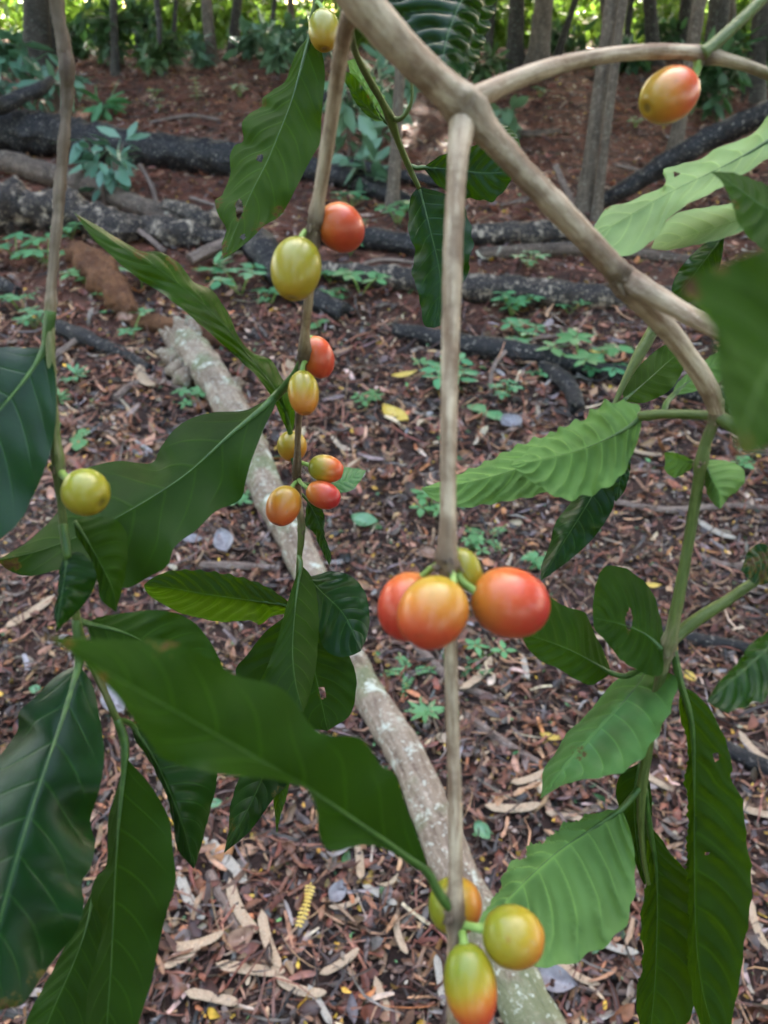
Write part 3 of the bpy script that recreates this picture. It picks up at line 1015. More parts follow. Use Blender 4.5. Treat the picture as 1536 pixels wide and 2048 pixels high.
def tree(base, top, wpx, m, label, ht=6.5, twist=0.08, sub=None, wt=None):
    p = gp(*base)
    wpx *= 0.8 if m == 'trunk_dark' else 0.9
    r = 0.5 * wpx / FPX * depth_of(p)
    ty = p.y + 0.2
    rr = ray(top[0], top[1])
    q = CAM + rr * (ty / rr.y)
    dirv = (q - p) / max(0.2, (q.z - p.z))
    rows = []
    n = 26
    for i in range(n):
        h = -0.15 + (ht + 0.15) * (i / (n - 1)) ** 1.5
        c = p + dirv * (h if h < 2 else 2 + (h - 2) * 0.55)
        c.z = p.z + h
        wob = twist * r * 6 * min(1, max(0, h))
        c.x += wob * 0.4 * math.sin(h * 1.9 + base[0])
        c.y += wob * 0.4 * math.cos(h * 1.5 + base[0])
        flare = 1 + 0.55 * math.exp(-max(0, h) * 7)
        rows.append((c.x, c.y, c.z, r * flare * (1 - 0.55 * (i / (n - 1)) ** 1.5)))
    t = empty('forest_tree', p)
    tag(t, label, 'tree')
    S = crom(rows, 60)
    V, F, UV, RI = tube(S[:, :3], S[:, 3], 16, True, 0.14, 7.0, base[0] % 50)
    V = list(V)
    # limbs
    for k in range(3):
        i = 40 + k * 6
        c = S[i, :3]
        a = base[0] * 0.7 + k * 2.2
        e = c + np.array([math.cos(a) * 1.1, math.sin(a) * 1.1, 0.8])
        md = (c + e) / 2 + np.array([0, 0, -0.12])
        v2, f2, u2, _ = tube(crom([tuple(c), tuple(md), tuple(e)], 10), np.linspace(S[i, 3] * 0.6, S[i, 3] * 0.25, 10), 8, True, 0.1, 9, k)
        o0 = len(V)
        V += v2
        F += [tuple(o0 + z for z in f) for f in f2]
        UV += u2
    mk('trunk', V, F, M[m], t, tuple(p), UV)
    tp = S[-1, :3] - np.array(p)
    o = place('crown', CROWN, t, tuple(tp), base[0] % 6, 1.0 + (base[0] % 5) * 0.06)
    return t


tree((75, 140), (70, 0), 66, 'trunk_dark', 'broad dark tree trunk flanked by a bluish bush')
tree((118, 128), (112, 0), 34, 'trunk_dark', 'slim dark trunk close against the broad one')
tree((232, 150), (225, 0), 20, 'trunk_dark', 'thin dark sapling trunk in the leafy undergrowth', 5.5)
tree((18, 70), (10, 0), 16, 'trunk_dark', 'very thin trunk before the sunlit leaves at the edge of the clearing', 5.5)
tree((424, 128), (414, 0), 26, 'trunk_pale', 'grey-brown slender trunk standing at the edge of the red slope')
tree((466, 108), (474, 0), 26, 'trunk_dark', 'straight black trunk against the brightest sunlit leaves')
tree((1030, 142), (1032, 0), 42, 'trunk_dark', 'dark trunk paired with a browner one beyond the forked bough')
tree((1072, 150), (1092, 0), 46, 'trunk_pale', 'brown trunk leaning slightly, paired with a darker one')
tree((1112, 122), (1150, 0), 18, 'trunk_dark', 'thin slanting trunk between thicker ones')
tree((1166, 428), (1226, 0), 34, 'trunk_pale', 'near leaning brown trunk passing behind the arching branch', 6.5, 0.03)
tree((1192, 438), (1246, 0), 20, 'trunk_pale', 'narrow pale stem hugging the near leaning trunk', 6.0, 0.03)
tree((1308, 128), (1298, 0), 34, 'trunk_dark', 'grey trunk in shade behind the single hanging cherry')
tree((1362, 120), (1374, 0), 32, 'trunk_dark', 'black upright trunk beside the green coffee shoot')
tree((1345, 318), (1400, 0), 30, 'trunk_pale', 'mid-distance pale trunk showing just below the single hanging cherry', 6.0, 0.03)
tree((1425, 190), (1440, 0), 54, 'trunk_dark', 'stout dark trunk under the end of the arching branch')
tree((1505, 200), (1530, 0), 44, 'trunk_dark', 'dark leaning trunk furthest along the row by the burnt limb')
tree((975, 128), (985, 0), 20, 'trunk_dark', 'thin trunk beside the quilted glossy leaf')
tree((784, 428), (800, 150), 26, 'trunk_pale', 'small pale mossy sapling standing behind the dark wavy leaf', 4.5, 0.03)
tree((1250, 116), (1262, 0), 16, 'trunk_dark', 'very slim trunk between the leaning tree and the grey one', 5.5)
tree((700, 100), (690, 0), 22, 'trunk_dark', 'dark slim trunk mostly hidden by the thick coffee bough', 6)
tree((540, 112), (548, 0), 12, 'trunk_dark', 'thin sapling trunk behind the ragged leaf', 5)
tree((585, 108), (580, 0), 16, 'trunk_pale', 'slender grey sapling trunk just before the sunlit leaves', 5)
tree((280, 112), (268, 0), 14, 'trunk_dark', 'thin leaning sapling trunk by the hanging vine', 5)
tree((1215, 112), (1205, 0), 14, 'trunk_pale', 'thin pale sapling trunk close behind the leaning tree', 5)
tree((1475, 130), (1462, 0), 20, 'trunk_pale', 'grey sapling trunk beside the stout dark one', 5)
tree((345, 110), (352, 0), 12, 'trunk_dark', 'spindly sapling trunk in the dark undergrowth', 5)

# ------------------------------------------------------------------ shrubs of the undergrowth
def shrub(px, py, wpx, hpx, m, label, ln=0.16, wd=0.42, n=220, stems=5, clumps=9):
    p = gp(px, py)
    d = depth_of(p)
    if m == 'shrub_dark' and py < 151:
        hpx *= rng.uniform(0.35, 1.15)
    W, H = wpx / FPX * d, hpx / FPX * d
    t = empty('forest_shrub', p)
    tag(t, label, 'shrub')
    cl = []
    tips = []
    for i in range(clumps):
        a, rr = rng.uniform(0, 6.28), rng.uniform(0.05, 0.42)
        z = H * rng.uniform(0.3, 0.95)
        c = (W * rr * math.cos(a), W * rr * math.sin(a) * 0.8, z)
        tips.append(c)
        cl.append((*c, W * 0.17, W * 0.17, H * 0.14))
    V, F, T = blob_leaves(cl, -max(6, n // clumps), ln, wd, up=0.5)
    place('foliage', fast_mesh('foliage', V, F, [M[m]], {'tone': T}), t)
    VV, FF, UU = [], [], []
    for c in tips[:stems]:
        S = crom([(0, 0, -0.03), (c[0] * 0.35, c[1] * 0.35, c[2] * 0.5), c], 10)
        v2, f2, u2, _ = tube(S, np.linspace(0.012, 0.004, 10) * (0.6 + H), 6)
        o0 = len(VV)
        VV += v2
        FF += [tuple(o0 + z for z in f) for f in f2]
        UU += u2
    VV = np.array(VV) + np.array(p)
    mk('stem', VV, FF, M['stick'], t, tuple(p), UU)
    return t


shrub(20, 232, 150, 130, 'shrub_blue', 'leafy bluish bush behind the bent black branch', 0.26, 0.36, 90, 5, 9)
shrub(120, 225, 110, 70, 'shrub_blue', 'low bluish plant at the foot of the broad trunk', 0.24, 0.34, 50, 4, 6)
shrub(205, 236, 100, 60, 'seedling', 'low fern-like plant with long narrow leaves behind the charred log', 0.24, 0.24, 34, 4, 5)
shrub(212, 418, 110, 140, 'shrub_blue', 'upright bluish seedling with broad leaves in front of the charred log', 0.17, 0.42, 46, 5, 7)
shrub(232, 385, 90, 150, 'shrub_blue', 'taller broad-leaved seedling touching the upright bluish one', 0.17, 0.42, 26, 3, 4)
shrub(330, 150, 110, 80, 'shrub_dark', 'dark undergrowth bush at the top of the red slope', 0.16, 0.4, 200)
shrub(225, 135, 130, 110, 'shrub_dark', 'dense dark bush beside the thin sapling trunk', 0.18, 0.4, 260)
shrub(560, 140, 130, 75, 'shrub_blue', 'grey-green bush on the crest above the ragged leaf', 0.2, 0.4, 170)
shrub(500, 122, 90, 60, 'shrub_blue', 'small grey-green bush at the foot of the black trunk', 0.2, 0.4, 120)
shrub(395, 135, 70, 50, 'shrub_blue', 'small bluish weed clump beside the grey-brown trunk', 0.18, 0.4, 80)
shrub(300, 112, 90, 80, 'shrub_dark', 'dark shrub standing before the clearing by the hanging vine', 0.18, 0.4, 200)
shrub(700, 330, 130, 150, 'shrub_blue', 'bushy grey-blue sapling between the two coffee stems', 0.26, 0.38, 60, 5, 9)
shrub(765, 285, 150, 180, 'shrub_blue', 'tall grey-blue leafy sapling behind the curled green petiole', 0.26, 0.34, 90, 5, 10)
shrub(735, 390, 100, 90, 'shrub_blue', 'drooping bluish leaves in front of the slim dark log', 0.22, 0.36, 34, 4, 6)
shrub(1000, 272, 90, 60, 'shrub_blue', 'small bluish plant by the knot of the forked bough', 0.22, 0.4, 36, 4, 5)
shrub(965, 160, 70, 60, 'shrub_dark', 'dark weed clump behind the quilted glossy leaf', 0.2, 0.4, 80)
shrub(1250, 140, 120, 60, 'shrub_dark', 'shaded bush on the crest behind the arching branch', 0.18, 0.4, 180)
shrub(1430, 240, 120, 150, 'shrub_dark', 'dark bush around the foot of the stout trunk', 0.2, 0.38, 200)
shrub(1510, 190, 130, 130, 'shrub_dark', 'dense shaded bush near the end of the arching branch', 0.2, 0.38, 220)
shrub(1330, 118, 110, 60, 'shrub_dark', 'shaded bush behind the single hanging cherry', 0.18, 0.4, 160)
shrub(1120, 112, 110, 50, 'shrub_dark', 'low dark bush between the paired trunks and the slanting one', 0.18, 0.4, 130)
shrub(20, 118, 130, 70, 'shrub_dark', 'dark bush behind the broad trunk under sunlit leaves', 0.18, 0.4, 220)
shrub(160, 118, 110, 90, 'shrub_dark', 'tangled dark bush between the broad trunk and the sapling', 0.18, 0.4, 220)
shrub(440, 80, 80, 40, 'shrub_dark', 'far low bush between the grey-brown and black trunks', 0.18, 0.4, 90)
shrub(620, 118, 90, 60, 'shrub_blue', 'bluish bush behind the olive cherry', 0.2, 0.4, 110)

# vine hanging from the trees
vy = 9.0
pts = [(312, -420), (308, -120), (314, 0), (318, 45), (320, 88)]
rows = []
for x, y in pts:
    r_ = ray(x, y)
    q = CAM + r_ * (vy / r_.y)
    rows.append((q.x, q.y, q.z, 0.03 if y < 60 else 0.022))
S = crom(rows, 40)
V, F, UV, RI = tube(S[:, :3], S[:, 3], 8, True, 0.2, 14)
tag(mk('hanging_vine', V, F, M['black_log'], None, rows[-1][:3], UV), 'thin black dead vine hanging free above the red slope', 'vine')

# ------------------------------------------------------------------ clover-like seedlings
def seedling_proto(k):
    if k >= 7:
        return other_proto(k)
    st, PP, DD, NN, LL, WW, TT = [], [], [], [], [], [], []
    ns = (4, 5, 3, 6, 2)[k % 5]
    for i in range(ns):
        a = 6.28 * i / ns + rng.uniform(-0.4, 0.4)
        rr = rng.uniform(0.12, 0.32) if ns > 1 else 0.05
        h = rng.uniform(0.22, 0.42)
        c = np.array([math.cos(a) * rr, math.sin(a) * rr, h])
        st.append(c)
        nl = int(rng.integers(4, 7))
        a0 = rng.uniform(0, 6.28)
        for j in range(nl):
            b = a0 + 6.28 * j / nl + rng.uniform(-0.2, 0.2)
            PP.append(c + np.array([math.cos(b), math.sin(b), 0]) * 0.015)
            DD.append((math.cos(b), math.sin(b), rng.uniform(-0.15, 0.3)))
            NN.append((rng.normal() * 0.15, rng.normal() * 0.15, 1))
            L = rng.uniform(0.15, 0.22)
            LL.append(L)
            WW.append(L * rng.uniform(0.45, 0.6))
            TT.append(rng.uniform(0.1, 1))
    V, F, T = leaf_cloud(np.array(PP), unit(np.array(DD)), unit(np.array(NN)), np.array(LL), np.array(WW), np.array(TT), 0.15)
    fm = fast_mesh('foliage', V, F, [M['seedling']], {'tone': T})
    VV, FF = [], []
    for c in st:
        v2, f2, _, _ = tube(crom([(0, 0, -0.02), (c[0] * 0.5, c[1] * 0.5, c[2] * 0.6), tuple(c)], 8), np.full(8, 0.009), 6)
        o0 = len(VV)
        VV += [list(q) for q in v2]
        FF += [tuple(o0 + z for z in f) for f in f2]
    sm_ = bpy.data.meshes.new('stem')
    sm_.from_pydata(VV, [], FF)
    sm_.materials.append(M['stalk'])
    return fm, sm_


def other_proto(k):
    PP, DD, NN, LL, WW, TT, st = [], [], [], [], [], [], []

    def add(p, d, n, l, w_):
        PP.append(p)
        DD.append(d)
        NN.append(n)
        LL.append(l)
        WW.append(w_)
        TT.append(rng.uniform(0.3, 1))
    if k == 7:                                             # feathery: pinnate fronds
        for a in (0.3, 2.2, 4.1, 5.3):
            d = np.array([math.cos(a), math.sin(a), 0.55])
            for i in range(8):
                c = d * (0.1 + 0.05 * i) + np.array([0, 0, 0.1 - 0.006 * i * i])
                sd = np.array([-math.sin(a), math.cos(a), 0])
                for s in (-1, 1):
                    add(c, sd * s + d * 0.4, (0, 0, 1), 0.11 - 0.006 * i, 0.042)
            st.append(d * 0.42)
    elif k == 8:                                           # two broad rounded leaves
        for a in (0.4, 3.4, 1.9):
            add(np.array([0, 0, 0.16]), (math.cos(a), math.sin(a), 0.12), (0, 0, 1), 0.4 if a != 1.9 else 0.2, 0.3 if a != 1.9 else 0.14)
        st.append(np.array([0.0, 0.0, 0.16]))
    elif k == 9:                                           # star of long narrow leaves
        for i in range(9):
            a = i * 0.72
            add(np.array([0, 0, 0.14 + 0.02 * i]), (math.cos(a), math.sin(a), 0.15 + 0.07 * i), (0, 0, 1), 0.38, 0.1)
        st.append(np.array([0.0, 0.0, 0.3]))
    else:                                                  # upright, opposite leaves up a stem
        for i in range(5):
            for s in (0, 3.14):
                a = i * 1.5 + s
                add(np.array([0, 0, 0.14 + 0.14 * i]), (math.cos(a), math.sin(a), 0.2), (0, 0, 1), 0.3 - 0.03 * i, 0.15)
        st.append(np.array([0.0, 0.0, 0.72]))
    V, F, T = leaf_cloud(np.array(PP), unit(np.array(DD)), unit(np.array(NN, dtype=float)), np.array(LL), np.array(WW), np.array(TT), 0.18)
    fm = fast_mesh('foliage', V, F, [M['seedling']], {'tone': T})
    VV, FF = [], []
    for c in st:
        v2, f2, _, _ = tube(crom([(0, 0, -0.02), tuple(c * 0.5), tuple(c)], 8), np.full(8, 0.009), 6)
        o0 = len(VV)
        VV += [list(q) for q in v2]
        FF += [tuple(o0 + z for z in f) for f in f2]
    sm_ = bpy.data.meshes.new('stem')
    sm_.from_pydata(VV, [], FF)
    sm_.materials.append(M['stalk'])
    return fm, sm_


PROTO = [seedling_proto(k) for k in range(11)]
GS = 'clover-like seedlings on the forest floor'
SEEDLINGS = [
    (35, 505, 110, 'seedling clump below the flaking decayed log, beside the hanging blurred stem'),
    (95, 520, 90, 'seedling clump touching the brown hanging stem below the decayed log'),
    (145, 470, 80, 'seedling clump just above the orange-brown rotten chunk'),
    (178, 562, 95, 'seedling clump growing against the orange-brown rotten chunk'),
    (225, 605, 45, 'tiny seedling below the orange-brown rotten chunk'),
    (285, 565, 100, 'seedling clump half covered by the edge of the narrow hanging leaf'),
    (432, 548, 90, 'seedling clump between the narrow hanging leaf and the short black rotten log'),
    (482, 578, 100, 'wide seedling clump below the short black rotten log'),
    (545, 600, 60, 'small seedling behind the olive-yellow cherry'),
    (40, 612, 90, 'pale seedling clump in front of the dark log end'),
    (70, 648, 90, 'seedling clump beside the green part of the blurred stem'),
    (265, 668, 80, 'seedling clump between the blurred stem and the broken end of the pale log'),
    (300, 645, 60, 'seedling clump on the flat orange-brown splinter'),
    (220, 625, 40, 'small three-leaved seedling above the flat splinter'),
    (722, 578, 105, 'seedling clump in front of the patchy log, nearest the twig of red cherries'),
    (660, 600, 60, 'small seedling at the dark end of the short black log'),
    (640, 650, 60, 'single broad seedling beside the twig above the red cherry'),
    (1022, 622, 80, 'seedling clump between the patchy log and the smooth black log'),
    (1138, 622, 60, 'compact seedling below the dark middle of the patchy log'),
    (1050, 672, 100, 'seedling clump partly over the smooth black log beside the forked stick'),
    (1030, 700, 70, 'seedling clump low against the smooth black log'),
    (1160, 728, 130, 'widest seedling clump spreading over the smooth black log'),
    (1205, 745, 90, 'seedling clump touching the widest one on the smooth black log'),
    (1075, 752, 60, 'small seedling in the bend of the black side limb'),
    (900, 770, 110, 'seedling clump directly behind the hanging stem'),
    (870, 745, 70, 'seedling clump above the one behind the hanging stem'),
    (732, 806, 75, 'dark seedling between the cherries and the hanging stem'),
    (972, 828, 70, 'pale flat seedling beside the fallen yellow leaf'),
    (1010, 790, 60, 'small seedling under the forked stick'),
    (392, 800, 70, 'five-leaved seedling beside the stub of the pale log'),
    (155, 758, 70, 'slim seedling behind the dark leaf of the blurred stem'),
    (120, 800, 50, 'small dull seedling by the blurred stem'),
    (165, 880, 80, 'dull broad seedling above the large wavy leaf'),
    (480, 1002, 80, 'seedling tucked against the side of the pale log'),
    (862, 1022, 80, 'dark seedling above the cherry cluster, between hanging stem and small red cherries'),
    (735, 1048, 55, 'round-leaved seedling alone on the litter'),
    (975, 1075, 90, 'upright feathery seedling above the reddest cherry beside the stem'),
    (950, 1100, 60, 'pale seedling directly behind the cherry cluster'),
    (1070, 1130, 60, 'small seedling showing over the reddest cherry'),
    (972, 1302, 90, 'seedling below the reddest cherry beside the stem'),
    (945, 1330, 60, 'feathery pinnate seedling touching the hanging stem'),
    (820, 1345, 75, 'narrow feathery seedling between the pale log and the stem'),
    (850, 1430, 80, 'star-shaped seedling beside the pale log'),
    (968, 1668, 45, 'two-leaved sprout beside the big quilted leaf'),
    (1470, 935, 60, 'seedling seen past the small paired leaves of the shoot'),
    (1000, 1190, 40, 'tiny sprout above the reddest cherry'),
    (700, 465, 80, 'seedling clump behind the patchy log near the red cherry'),
    (795, 440, 90, 'seedling clump at the foot of the small mossy sapling'),
    (700, 505, 50, 'small seedling on the dark split log'),
    (1060, 530, 70, 'seedling on the thin brown log'),
    (1110, 470, 40, 'tiny seedling on the grey mottled log'),
    (660, 560, 60, 'seedling beside the dark butt of the patchy log'),
    (990, 600, 50, 'small seedling close to the front of the patchy log'),
    (318, 218, 44, 'small weed on the red slope above the charred log'),
    (395, 195, 40, 'bluish weed upright on the red slope'),
    (480, 190, 44, 'little weed high on the red slope near the ragged leaf'),
    (310, 190, 36, 'tiny weed beside the pale stone on the red slope'),
    (700, 410, 60, 'weed in the gap behind the reddish cherry twig'),
    (1080, 190, 44, 'tiny weed on the slope below the paired trunks'),
    (1270, 250, 40, 'tiny weed beside the leaning tree'),
    (430, 1610, 30, 'green sprout between the two dark hanging leaves'),
    (1490, 840, 60, 'small seedling past the big out-of-focus leaf'),
]
for i, (x, y, wpx, lab) in enumerate(SEEDLINGS):
    p = gp(x, y + wpx * 0.12)
    s = wpx / FPX * depth_of(p) / 0.62
    t = empty('seedling', p)
    t.rotation_euler = (0, 0, (i * 2.4) % 6.28)
    tag(t, lab, 'seedling', GS)
    k = i % 7
    for ws, kk in ((('feathery', 'fern'), 7), (('round-leaved', 'two-leaved', 'broad', 'flat'), 8), (('star', 'slim', 'dull', 'narrow'), 9), (('upright', 'sprout'), 10)):
        if any(x in lab for x in ws):
            k = kk
            break
    s *= 1.05 * (0.75 + 0.3 * ((i * 37) % 10) / 10)
    fm, sm_ = PROTO[k]
    for nm, me in (('foliage', fm), ('stem', sm_)):
        o = bpy.data.objects.new(nm, me)
        SC.collection.objects.link(o)
        o.parent = t
        o.scale = (s, s, s * 0.8)

# ------------------------------------------------------------------ leaf litter
PAL = np.array([(0.115, 0.036, 0.022), (0.17, 0.068, 0.04), (0.28, 0.155, 0.09), (0.12, 0.088, 0.08), (0.03, 0.017, 0.013), (0.36, 0.27, 0.2), (0.42, 0.25, 0.03), (0.08, 0.19, 0.07), (0.22, 0.19, 0.185), (0.28, 0.11, 0.045)])


def litter():
    LV, LF, LC = [], [], []
    off = 0
    zones = ((0.15, 2.3, 5600, 0.88), (2.3, 4.2, 1500, 1.45), (4.2, 7.0, 560, 1.5), (7.0, 13.0, 330, 1.5))
    for y0, y1, den, sc in zones:
        area = (y1 - y0) * (1.25 * (y0 + y1) / 2 + 1.6)
        n = int(area * den)
        y = rng.uniform(y0, y1, n)
        x = rng.uniform(-1, 1, n) * (0.5 * (1.25 * y + 1.6))
        kind = rng.choice(4, n, p=(0.19, 0.19, 0.42, 0.20))     # broad leaf, strip, leaflet, needle
        Ln = np.choose(kind, (rng.uniform(0.018, 0.06, n), rng.uniform(0.025, 0.085, n), rng.uniform(0.008, 0.022, n), rng.uniform(0.05, 0.16, n))) * sc
        asp = np.choose(kind, (rng.uniform(0.3, 0.6, n), rng.uniform(0.12, 0.2, n), rng.uniform(0.35, 0.7, n), rng.uniform(0.025, 0.05, n)))
        Wd = Ln * asp
        p_big = np.array((0.25, 0.24, 0.12, 0.13, 0.13, 0.05, 0.01, 0.01, 0.03, 0.03))
        p_str = np.array((0.17, 0.24, 0.26, 0.07, 0.08, 0.10, 0.0, 0.0, 0.04, 0.04))
        p_sml = np.array((0.12, 0.16, 0.16, 0.06, 0.04, 0.17, 0.15, 0.04, 0.06, 0.05))
        p_ndl = np.array((0.28, 0.26, 0.12, 0.08, 0.2, 0.03, 0.0, 0.0, 0.02, 0.01))
        ci = np.zeros(n, dtype=int)
        for kk, pr in enumerate((p_big, p_str, p_sml, p_ndl)):
            mk_ = kind == kk
            ci[mk_] = rng.choice(10, mk_.sum(), p=pr / pr.sum())
        if y0 >= 4:
            ci[rng.random(n) < 0.2] = 0
        col = PAL[ci] * (1.15 if y0 < 2 else 1.5) * (rng.uniform(0.3, 1.45, n) ** 1.3)[:, None] * rng.uniform(0.9, 1.1, (n, 3))
        a = rng.uniform(0, 6.283, n)
        tl = rng.normal(0, 0.24, n)
        rl = rng.normal(0, 0.42, n)
        D = np.stack([np.cos(a) * np.cos(tl), np.sin(a) * np.cos(tl), np.sin(tl)], 1)
        Nn = np.stack([-np.sin(a) * np.sin(rl), np.cos(a) * np.sin(rl), np.cos(rl)], 1)
        S = unit(np.cross(D, Nn))
        Nn = np.cross(S, D)
        z = np.array([hg(xx, yy) for xx, yy in zip(x, y)]) + rng.random(n) ** 2 * 0.02 + 0.004 + np.abs(np.sin(tl)) * Ln * 0.4
        c0 = np.stack([x, y, z], 1)
        curl = rng.normal(0, 0.45, n)
        cup = rng.normal(0.0, 0.8, n)
        tv = np.array([0, 0.22, 0.5, 0.78, 1.0])
        prof = np.array([0.12, 0.85, 1.0, 0.75, 0.1])
        prof2 = np.array([0.7, 1.0, 1.0, 1.0, 0.6])             # strips keep their width
        V = np.zeros((n, 15, 3))
        bend = rng.normal(0, 0.10, n)
        for i in range(5):
            pr = np.where(kind == 1, prof2[i], prof[i]) * rng.uniform(0.55, 1.25, n)
            for j, sx in enumerate((-0.5, 0, 0.5)):
                up = curl * Ln * (tv[i] - 0.5) ** 2 * 1.6 + cup * Wd * (sx * sx) * 1.2
                V[:, i * 3 + j] = c0 + D * (Ln * (tv[i] - 0.5))[:, None] + S * (Wd * pr * sx + bend * Ln * (tv[i] - 0.5) ** 2 * 2)[:, None] + Nn * up[:, None]
        base = np.array([(i * 3 + j, i * 3 + j + 1, i * 3 + j + 4, i * 3 + j + 3) for i in range(4) for j in range(2)])
        F = (base[None] + (np.arange(n) * 15)[:, None, None]).reshape(-1, 4) + off
        LV.append(V.reshape(-1, 3))
        LF.append(F)
        cc = np.concatenate([np.repeat(col, 15, axis=0), np.ones((n * 15, 1))], axis=1)
        LC.append(cc)
        off += n * 15
    me = fast_mesh('leaf_litter', np.concatenate(LV), np.concatenate(LF), [M['litter']], None, np.concatenate(LC), True)
    tag(place('leaf_litter', me), 'brown leaf litter of dry leaves, leaflets and chips covering the soil', 'leaf litter', None, 'stuff')


litter()

# ------------------------------------------------------------------ seed pods, fallen leaves
def pod_mesh(k):
    n, W = 34, 13
    V, F = [], []
    L, wd = 1.0, 0.17
    curve = (0.05, -0.03, 0.08)[k]
    for sgn in (1, -1):
        o0 = len(V)
        for i in range(n):
            t = i / (n - 1)
            half = 0.5 * wd * (min(1, (math.sin(math.pi * min(1, t * 6) / 2))) * min(1, math.sin(math.pi * min(1, (1 - t) * 5) / 2)) ** 0.6 if 0 < t < 1 else 0.05)
            for j in range(W):
                s = -1 + 2 * j / (W - 1)
                seed = max(0, math.cos(2 * math.pi * (t * 11 + 0.1 * s))) ** 1.5 * max(0, 1 - (s / 0.62) ** 2)
                rim = 0.35 * math.exp(-((abs(s) - 0.95) / 0.1) ** 2)
                h = 0.012 + 0.022 * seed + 0.02 * rim if abs(s) < 0.999 else 0.0
                V.append(((t - 0.5) * L, s * half + curve * (4 * (t - 0.5) ** 2 - 0.5), sgn * h + 0.03 * math.sin(t * 4 + k * 2) * (k % 2) + 0.04 * (2 * t - 1) ** 2))
        for i in range(n - 1):
            for j in range(W - 1):
                f = (o0 + i * W + j, o0 + (i + 1) * W + j, o0 + (i + 1) * W + j + 1, o0 + i * W + j + 1)
                F.append(f if sgn < 0 else f[::-1])
    me = bpy.data.meshes.new('seed_pod')
    me.from_pydata(V, [], F)
    me.polygons.foreach_set('use_smooth', [True] * len(F))
    return me


PODS = {}
for k in range(3):
    for nm in ('pod', 'pod_grey'):
        me = pod_mesh(k)
        me.materials.append(M[nm])
        PODS[(k, nm)] = me
PODLIST = [
    (380, 1795, 62, 108, 'pod_grey', 'pale bleached pod lying alone near the two dark hanging leaves'),
    (452, 1722, 48, 130, 'pod_grey', 'greyish pod lying above the brown stick'),
    (482, 1815, 62, 120, 'pod', 'tan pod touching the brown stick'),
    (538, 1880, 72, 120, 'pod', 'tan pod pointing at the horizontal pod'),
    (502, 1938, 3, 138, 'pod', 'horizontal tan pod, the most complete of the near pods'),
    (385, 1885, -8, 130, 'pod', 'brown pod half hidden by the second dark hanging leaf'),
    (365, 1915, -28, 90, 'pod', 'short brown pod crossing the end of another pod'),
    (718, 1715, 84, 90, 'pod', 'brown pod under the tip of the near olive leaf'),
    (690, 1808, -20, 66, 'pod', 'short brown pod beside the pale log and yellow leaflets'),
    (1025, 1614, 2, 110, 'pod', 'reddish tan pod on the litter beside the hanging stem'),
    (1130, 1632, 14, 80, 'pod', 'tan pod just above the big quilted leaf'),
    (1512, 1500, 46, 110, 'pod', 'tan pod beside the stubby black branch end'),
    (770, 2000, 62, 100, 'pod', 'brown pod between the bleached chips and the lowest cherry'),
    (640, 2010, 58, 90, 'pod_grey', 'greyish pod near the lower edge of the litter'),
    (1150, 1945, 30, 110, 'pod', 'brown pod just below the big quilted leaf'),
    (1225, 1890, 20, 110, 'pod_grey', 'pale pod between the quilted leaf and the drooping leaves'),
    (1050, 1335, 80, 60, 'pod_grey', 'small white-bleached pod below the reddest cherry'),
    (955, 1350, -45, 90, 'pod', 'orange-brown pod beside the stem below the cherry cluster'),
    (590, 752, 55, 62, 'pod', 'distant reddish pod seen between narrow leaf and pale log'),
    (1410, 1880, 55, 90, 'pod', 'tan pod showing past the drooping veined leaf'),
    (290, 755, 58, 60, 'pod', 'pinkish pod between the blurred stem and the pale log'),
    (1290, 905, 12, 70, 'pod', 'distant tan pod beneath the quilted leaf pair'),
    (800, 1560, 70, 70, 'pod', 'brown pod leaning on the pale log'),
    (1180, 1270, 10, 90, 'pod', 'brown pod behind the notched leaf'),
    (1430, 1060, 25, 90, 'pod_grey', 'pale pod behind the shoot near the small twig'),
    (60, 1225, -30, 110, 'pod', 'tan pod above the tip of the near olive leaf'),
    (230, 1290, 40, 80, 'pod_grey', 'pale pod in the gap between near leaf and blurred stem'),
    (1470, 1720, 40, 100, 'pod', 'brown pod beyond the outer edge of the long drooping leaf'),
    (880, 1960, 80, 100, 'pod_grey', 'pale pod behind the lowest cherry'),
    (600, 1975, 20, 110, 'pod', 'tan pod below the horizontal pod near the lower edge'),
    (680, 1925, -30, 90, 'pod', 'tan pod tilted up beside the thin brown twig'),
    (425, 1995, 10, 110, 'pod', 'tan pod just beside the second dark leaf near the lower edge'),
    (800, 1870, 75, 90, 'pod', 'brown pod close against the foot of the pale log'),
    (1320, 1565, 20, 90, 'pod', 'brown pod behind the shoot below the pale shiny leaf'),
    (1500, 1620, 12, 110, 'pod', 'long tan pod beside the long drooping leaf'),
    (1515, 1850, 70, 110, 'pod', 'upright tan pod near the lower end of the long drooping leaf'),
    (1060, 1555, -20, 80, 'pod', 'brown pod beside the tip of the pale shiny leaf'),
    (760, 1790, 30, 80, 'pod_grey', 'greyish pod between the near olive leaf and the pale log'),
]
for i, (x, y, ang, ln, mm, lab) in enumerate(PODLIST):
    p = gp(x, y, 0.022)
    e = gp(x + 0.5 * ln * math.cos(R(ang)), y + 0.5 * ln * math.sin(R(ang)), 0.022)
    v = e - p
    o = place('seed_pod', PODS[(i % 3, mm)], None, tuple(p), math.atan2(v.y, v.x), 2 * v.length)
    o.rotation_euler = (random.uniform(-0.2, 0.2), random.uniform(-0.08, 0.08), math.atan2(v.y, v.x))
    tag(o, lab, 'seed pod', 'dry seed pods on the litter')


